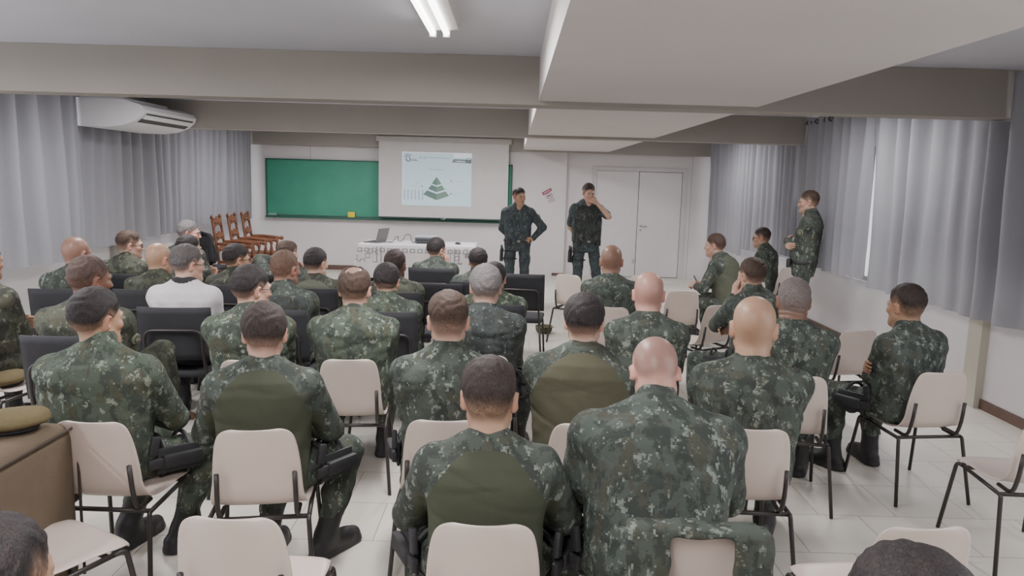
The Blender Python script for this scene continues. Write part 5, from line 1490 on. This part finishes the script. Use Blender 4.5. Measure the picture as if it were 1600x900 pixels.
# ------------------------------------------------------------------ the people: top = top of the head, f = way the body faces (0 = towards the front wall, + = right), fh = the head
G_L, G_R = 'men in camouflage seated in the left block', 'men in camouflage seated in the right block'
def P_(top, f, fh, seat, label, **k):
    d = dict(top=top, f=f, fh=fh, seat=seat, label=label); d.update(k); return d
LIST = [
 # right block
 P_((.88, 6.55, 1.31), 6, 8, 'w', 'seated man with shaved tanned head and camouflage jacket, in front of the bald red-headed man', skin='redbrown', hair='bald', stub=.30, hc='brown', camo='blue', w=1.06, hs=1.20),
 P_((2.34, 8.60, 1.31), -48, -60, 'w', 'seated man in olive-backed shirt seen in left profile, holding a pen by the white door', skin='light', hair='short', hc='brown', outfit='combat', olv='o3', arms='hold', lean=22, w=1.06, camo='grey', ch=(-28, .0, -.03)),
 P_((3.34, 10.0, 1.32), -52, -62, 'w', 'seated man in glasses and camouflage beside the right curtain, facing left', skin='tan', hair='fade', hc='darkbrown', glasses=1, arms='lap', lean=8, w=1.0, legs='normal', patch=(-1,), camo='grey'),
 P_((1.83, 5.65, 1.32), -14, -24, 'w', 'seated brown-haired man holding his hand to his face, legs stretched to the left', skin='light', hair='short', hc='brown', arms=('cross', 'cheek'), lean=14, w=1.04, legs=('side', 'side'), holster=(-1,), camo='blue', ch=(-10, .02, .0)),
 P_((.86, 4.60, 1.31), 8, 10, 'w', 'seated man with bald red head and camouflage jacket', skin='pink', hair='bald', stub=.22, hc='brown', w=1.08, hs=1.17, neck=1.06),
 P_((1.69, 4.40, 1.32), 13, 15, 'w', 'seated man with grey stubble hair and thick dark neck, behind the shiny bald head', skin='brown', hair='buzz', hc='grey', grey=.5, w=1.1, hs=1.14, neck=1.16, folds=.0026, camo='grey'),
 P_((2.44, 4.55, 1.29), -20, -20, 'w', 'seated man nearest the right wall in camouflage jacket, head turned left', skin='olive', hair='fade', hc='darkbrown', w=1.08, arms='crosshi', hs=1.12, camo='blue', ch=(-7, .03, .05), legs=('normal', 'normal'), holster=(-1,)),
 P_((1.165, 3.50, 1.335), 12, 17, 'w', 'large seated man with shiny bald tan head and camouflage collar', skin='tan', hair='bald', stub=.04, w=1.18, hs=1.27, fat=.04, neck=1.04, camo='grey', ch=(2, -.06, 0)),
 P_((.36, 3.55, 1.325), 6, 10, 'w', 'seated black-haired man in olive shirt with camouflage sleeves, beside the aisle', skin='light', hair='full', hc='black', outfit='combat', olv='o1', w=1.20, hs=1.10, fat=.05, ch=(-2, .0, 0), lean=10),
 P_((.545, 2.78, 1.249), 4, 2, 'w', 'large seated man in front bowing his shaved head, camouflage jacket', skin='pink', hair='bald', stub=.42, hc='pepper', pitch=44, lean=17, w=1.32, fat=.06, arms=('lap', 'lap'), outfit='rolled', camo='blue', hs=1.08, ch=(3, .085, -.01), legs=('normal', 'open'), holster=(-1,)),
 P_((-.062, 2.45, 1.264), 0, 5, 'w', 'seated man in front with cropped dark hair, plain olive back and camouflage sleeves', skin='tan', hair='fade', hc='darkbrown', outfit='combat', olv='o2', w=1.0, hs=1.12, holster=(1, -1), lean=4, legs='wide', arms='lap'),
 P_((.695, 1.20, 1.25), 10, -34, 'n', 'cropped dark-haired head at the bottom right edge', skin='tan', hair='short', hc='black', hs=1.12, group=None),
 # left block
 P_((-.29, 3.45, 1.335), -2, -4, 'w', 'seated man with short dark hair and camouflage jacket, right behind the olive-backed man in front', skin='light', hair='fade', hc='brown', w=1.10, hs=1.14, camo='grey', legs=('normal', 'tuck'), holster=(-1,)),
 P_((-.16, 4.68, 1.325), 0, 0, 'w', 'seated grey-haired man in dark camouflage beside the aisle', skin='light', hair='short', hc='grey', grey=.55, w=1.10, hs=1.16, camo='dark', legs=('wide', 'normal'), holster=(1,), camo2=1),
 P_((-.95, 4.50, 1.30), -6, 4, 'w', 'seated man with a bald spot on his crown and camouflage jacket', skin='light', hair='ring', hc='brown', w=1.16, hs=1.14, fat=.04, camo='green'),
 P_((-1.09, 3.25, 1.29), -10, -14, 'w', 'seated dark-haired man in dark olive shirt with camouflage sleeves, left front', skin='light', hair='full', hc='darkbrown', outfit='combat', olv='o2', w=1.04, hs=1.10, legs=('half', 'tuck'), lf=28, holster=(1,), arms='lap'),
 P_((-1.875, 3.33, 1.32), -4, 26, 'w', 'seated man nearest the brown armchair, dark hair, camouflage jacket, head turned right', skin='tan', hair='full', hc='black', w=1.16, hs=1.10, arms=('lap', 'lap'), legs=('half', 'tuck'), lf=34, holster=(1,), camo='green', ch=(1, .115, .0), nx=-.032),
 P_((-2.52, 4.42, 1.335), -6, 32, 'b', 'seated man with dark skin and shaved dark head, round patch on his sleeve', skin='brown', hair='buzz', hc='black', w=1.18, hs=1.18, camo='olive', patch=(1,), patchback=1, legs=('crossup', 'normal'), lf=42, lfr=1),
 P_((-1.55, 4.42, 1.31), -8, 40, 'w', 'seated dark-haired man in glasses and green camouflage, turned right', skin='light', hair='full', hc='black', glasses=1, w=1.12, hs=1.12, camo='green', ch=(-6, .06, 0)),
 P_((-2.35, 5.38, 1.33), -6, 40, 'b', 'seated man in white T-shirt and glasses', skin='light', hair='short', hc='pepper', grey=.25, glasses=1, outfit='tshirt', w=1.06, hs=1.12, group='audience in plain clothes'),
 P_((-1.65, 5.40, 1.30), 0, 22, 'b', 'seated man with reddish-brown cropped hair and dark vest over camouflage', skin='redbrown', hair='buzz', hc='brown', vest='plain', w=1.08, hs=1.12, camo='grey'),
 P_((-3.55, 6.05, 1.30), -10, 18, 'b', 'seated man with shaved brown head near the left wall, behind the dark-skinned man', skin='redbrown', hair='bald', stub=.12, hc='brown', w=1.04, hs=1.14, camo='grey'),
 P_((-3.60, 7.00, 1.29), 4, 54, 'b', 'seated man in glasses and camouflage by the left curtain, in right profile', skin='light', hair='fade', hc='brown', glasses=1, w=1.08, hs=1.08, camo='olive'),
 P_((-2.91, 6.12, 1.26), -4, 26, 'b', 'seated man with bald light-tan head, just left of the white T-shirt', skin='tan', hair='bald', stub=.06, hc='brown', w=1.04, hs=1.12, camo='olive'),
 P_((-3.45, 7.95, 1.34), 20, 74, 'b', 'grey-haired seated man farthest back on the left, facing right', skin='pink', hair='short', hc='grey', grey=.4, w=1.0, hs=1.06, camo='grey'),
 P_((-3.05, 7.02, 1.26), 10, 50, 'b', 'dark-haired seated man hidden behind the white T-shirt man', skin='light', hair='full', hc='black', w=1.02, hs=1.06, camo='grey'),
 P_((-2.40, 6.48, 1.24), 0, 50, 'b', 'seated man with black hair and thin glasses, left of the backpack', skin='tan', hair='full', hc='black', glasses=1, w=1.0, hs=1.06, camo='olive'),
 P_((-2.17, 7.20, 1.22), -4, 20, 'b', 'seated flat-topped man with his left elbow raised by the carved armchairs', skin='light', hair='flat', hc='brown', arms=('lap', 'elbow'), w=1.0, hs=1.06, camo='grey'),
 P_((-1.69, 6.42, 1.23), -2, 26, 'b', 'seated dark-haired man in olive-backed shirt, in front of the table corner', skin='light', hair='full', hc='black', outfit='combat', olv='o3', w=1.10, hs=1.06, camo='olive'),
 P_((-.99, 6.32, 1.24), -4, 16, 'b', 'seated man with dark skin, cropped hair and olive shirt before the table', skin='dark', hair='buzz', hc='black', outfit='combat', olv='o3', w=1.04, hs=1.10, camo='olive'),
 P_((-.91, 5.42, 1.23), -4, 2, 'b', 'seated man with neat dark hair and camouflage, right of the bald crown', skin='light', hair='full', hc='black', w=1.08, hs=1.06, camo='green'),
 P_((-.81, 8.05, 1.21), 4, 42, 'b', 'seated black-haired man resting a hand on his cheek, in the front row at the table', skin='light', hair='full', hc='black', arms=('cheek', 'cross'), w=1.06, hs=1.06, camo='grey'),
 P_((-.32, 7.08, 1.16), 0, 0, 'b', 'seated black-haired man hidden up to the ears, in front of the grey-haired man', skin='tan', hair='full', hc='black', w=1.0, hs=1.02, camo='grey'),
 P_((-.13, 5.85, 1.20), 2, 6, 'b', 'seated dark-haired man whose head hides behind the grey-haired man', skin='light', hair='short', hc='black', w=1.10, hs=1.04, camo='green'),
 P_((-3.52, 4.95, 1.36), 10, 16, 'b', 'man in dark camouflage cut off by the left edge', skin='tan', hair='short', hc='black', w=1.15, hs=1.08, camo='olive'),
 P_((-.915, 1.25, 1.235), -10, 4, 'n', 'cropped dark head and cheek at the bottom left corner', skin='tan', hair='fade', hc='black', hs=1.08, group=None),
 # standing
 P_((.09, 11.3, 1.75), 174, 146, None, 'standing man in camouflage left of the wall notice, fist at his belt, looking aside', skin='tan', hair='fade', hc='black', arms=('behind', 'belt'), belt=1, holster=(1,), w=1.06, hs=1.08, lean=0, camo='navy', legs=('normal', 'normal'), group='standing men in camouflage', patch=(-1,)),
 P_((1.11, 11.0, 1.84), 172, 164, None, 'standing man in short-sleeved camouflage holding a hand over his mouth before the white door', skin='light', hair='fade', hc='darkbrown', arms=('behind', 'mouth'), belt=1, holster=(1,), outfit='short', vest='pouch', w=1.05, hs=1.08, lean=0, pitch=8, camo='navy', legs=('normal', 'wide'), group='standing men in camouflage'),
 P_((3.46, 8.8, 1.83), -62, -66, None, 'standing man with crossed arms leaning by the right curtain, facing left', skin='light', hair='fade', hc='brown', arms='crosshi', belt=1, w=1.04, hs=1.06, lean=-3, camo='grey', patch=(-1,), group='standing men in camouflage', legs=('in', 'normal')),
]
for sp in LIST:
    if 'group' not in sp:
        sp['group'] = G_R if sp['top'][0] > .2 else G_L
    if sp['group'] is None: sp['group'] = 'heads at the bottom edge of the photo'
    person(sp)
    if sp['seat'] in ('w', 'b'):
        d, dx, dy = sp.get('ch', (sp['f'] if abs(sp['f']) < 12 else sp['f'] * .8, 0, 0))
        co_ = (.035 if sp['seat'] == 'w' else .045) - .22 * abs(math.sin(R(sp['f'] - d))) - .10 * (sp.get('w', 1) - 1) - .3 * (sp.get('fat', .02) - .02)
        x = sp['root'][0] + math.sin(R(d)) * co_ + dx; y = sp['root'][1] + math.cos(R(d)) * co_ + dy
        put_chair(sp['seat'], x, y, d, ('cream plastic' if sp['seat'] == 'w' else 'black padded') + ' chair under the ' + sp['label'].split(',')[0].replace('seated ', ''))
        sp['chair_at'] = (x, y)
    elif sp['seat'] == 'n':
        put_chair('w', sp['root'][0], sp['root'][1] + .085, sp['f'], 'cream chair under the ' + sp['label'].split(',')[0])

# pen in the hand of the man by the door, camouflage jacket hung on the chair in front
sp = LIST[1]
W = sp['arm'][1][2]; hd = sp['arm'][1][4]
cf, sf_ = math.cos(R(sp['f'])), math.sin(R(sp['f']))
p = W + hd * .09
wx = sp['root'][0] + p[0] * cf + p[1] * sf_; wy = sp['root'][1] - p[0] * sf_ + p[1] * cf
pn = MB().tube([(wx + .02, wy, p[2] - .03), (wx - .05, wy - .01, p[2] + .09)], .006, 8).build('pen', M_BLACK_GEAR, smooth=True)
tag(pn, 'dark pen held up by the man in profile near the white door', 'pen')

sp = LIST[9]
d, dx, dy = sp['ch']
cx, cy = sp['chair_at']
F_ = Field((-.33, -.40, .40), (.33, -.16, .88), .009)
def rbox(lo, hi, rnd):
    lo = V3(lo); hi = V3(hi); c = (lo + hi) / 2; hf = (hi - lo) / 2 - rnd
    def fn(X, Y, Z):
        qx = np.abs(X - c[0]) - hf[0]; qy = np.abs(Y - c[1]) - hf[1]; qz = np.abs(Z - c[2]) - hf[2]
        return np.sqrt(np.maximum(qx, 0) ** 2 + np.maximum(qy, 0) ** 2 + np.maximum(qz, 0) ** 2) + np.minimum(np.maximum(np.maximum(qx, qy), qz), 0) - rnd
    F_.op(fn, lo, hi, .015)
rbox((-.225, -.315, .44), (-.085, -.288, .82), .012); rbox((.095, -.315, .44), (.215, -.288, .82), .012)
rbox((-.22, -.312, .802), (.212, -.240, .832), .014)
rbox((-.19, -.225, .62), (.185, -.205, .82), .009)
X, Y, Z = F_.ax[0][:, None, None], F_.ax[1][None, :, None], F_.ax[2][None, None, :]
F_.D = F_.D + (.004 * np.sin(34 * X + 8 * Z + 2 * np.sin(15 * Z)) + .002 * np.sin(60 * Z + 10 * X)).astype(np.float32)
v, f = F_.mesh()
hj = link('hung_jacket', np_mesh('hung_jacket', v, f), CAMO['grey'])
hj.location = (cx, cy, 0); hj.rotation_euler = (0, 0, -R(d))
tag(hj, 'camouflage jacket hung over the back of the cream chair in front', 'jacket')

# ------------------------------------------------------------------ world, camera, view
wd = bpy.data.worlds.new('sky'); SC.world = wd; wd.use_nodes = True
bg = wd.node_tree.nodes['Background']
bg.inputs['Color'].default_value = (.92, .95, 1.0, 1); bg.inputs['Strength'].default_value = 3.5
cam = bpy.data.cameras.new('camera'); co = bpy.data.objects.new('camera', cam); COL.objects.link(co)
th, ro, ya = .1432, .0273, .0014
Fv = V3((math.sin(ya) * math.cos(th), math.cos(ya) * math.cos(th), -math.sin(th)))
Rv = V3((math.cos(ya), -math.sin(ya), 0)); Dv = np.cross(Fv, Rv)
r_ = math.cos(ro) * Rv - math.sin(ro) * Dv; d_ = math.sin(ro) * Rv + math.cos(ro) * Dv
co.matrix_world = Matrix(((r_[0], -d_[0], -Fv[0], 0), (r_[1], -d_[1], -Fv[1], 0), (r_[2], -d_[2], -Fv[2], 1.85), (0, 0, 0, 1)))
cam.sensor_width = 36; cam.lens = 1164 * 36 / 1600; cam.clip_start = .05; cam.clip_end = 100
SC.camera = co
SC.view_settings.view_transform = 'AgX'
SC.view_settings.exposure = 0.02
SC.view_settings.look = 'AgX - Low Contrast' if False else 'None'
SC.cycles.max_bounces = 7; SC.cycles.diffuse_bounces = 5; SC.cycles.transparent_max_bounces = 8
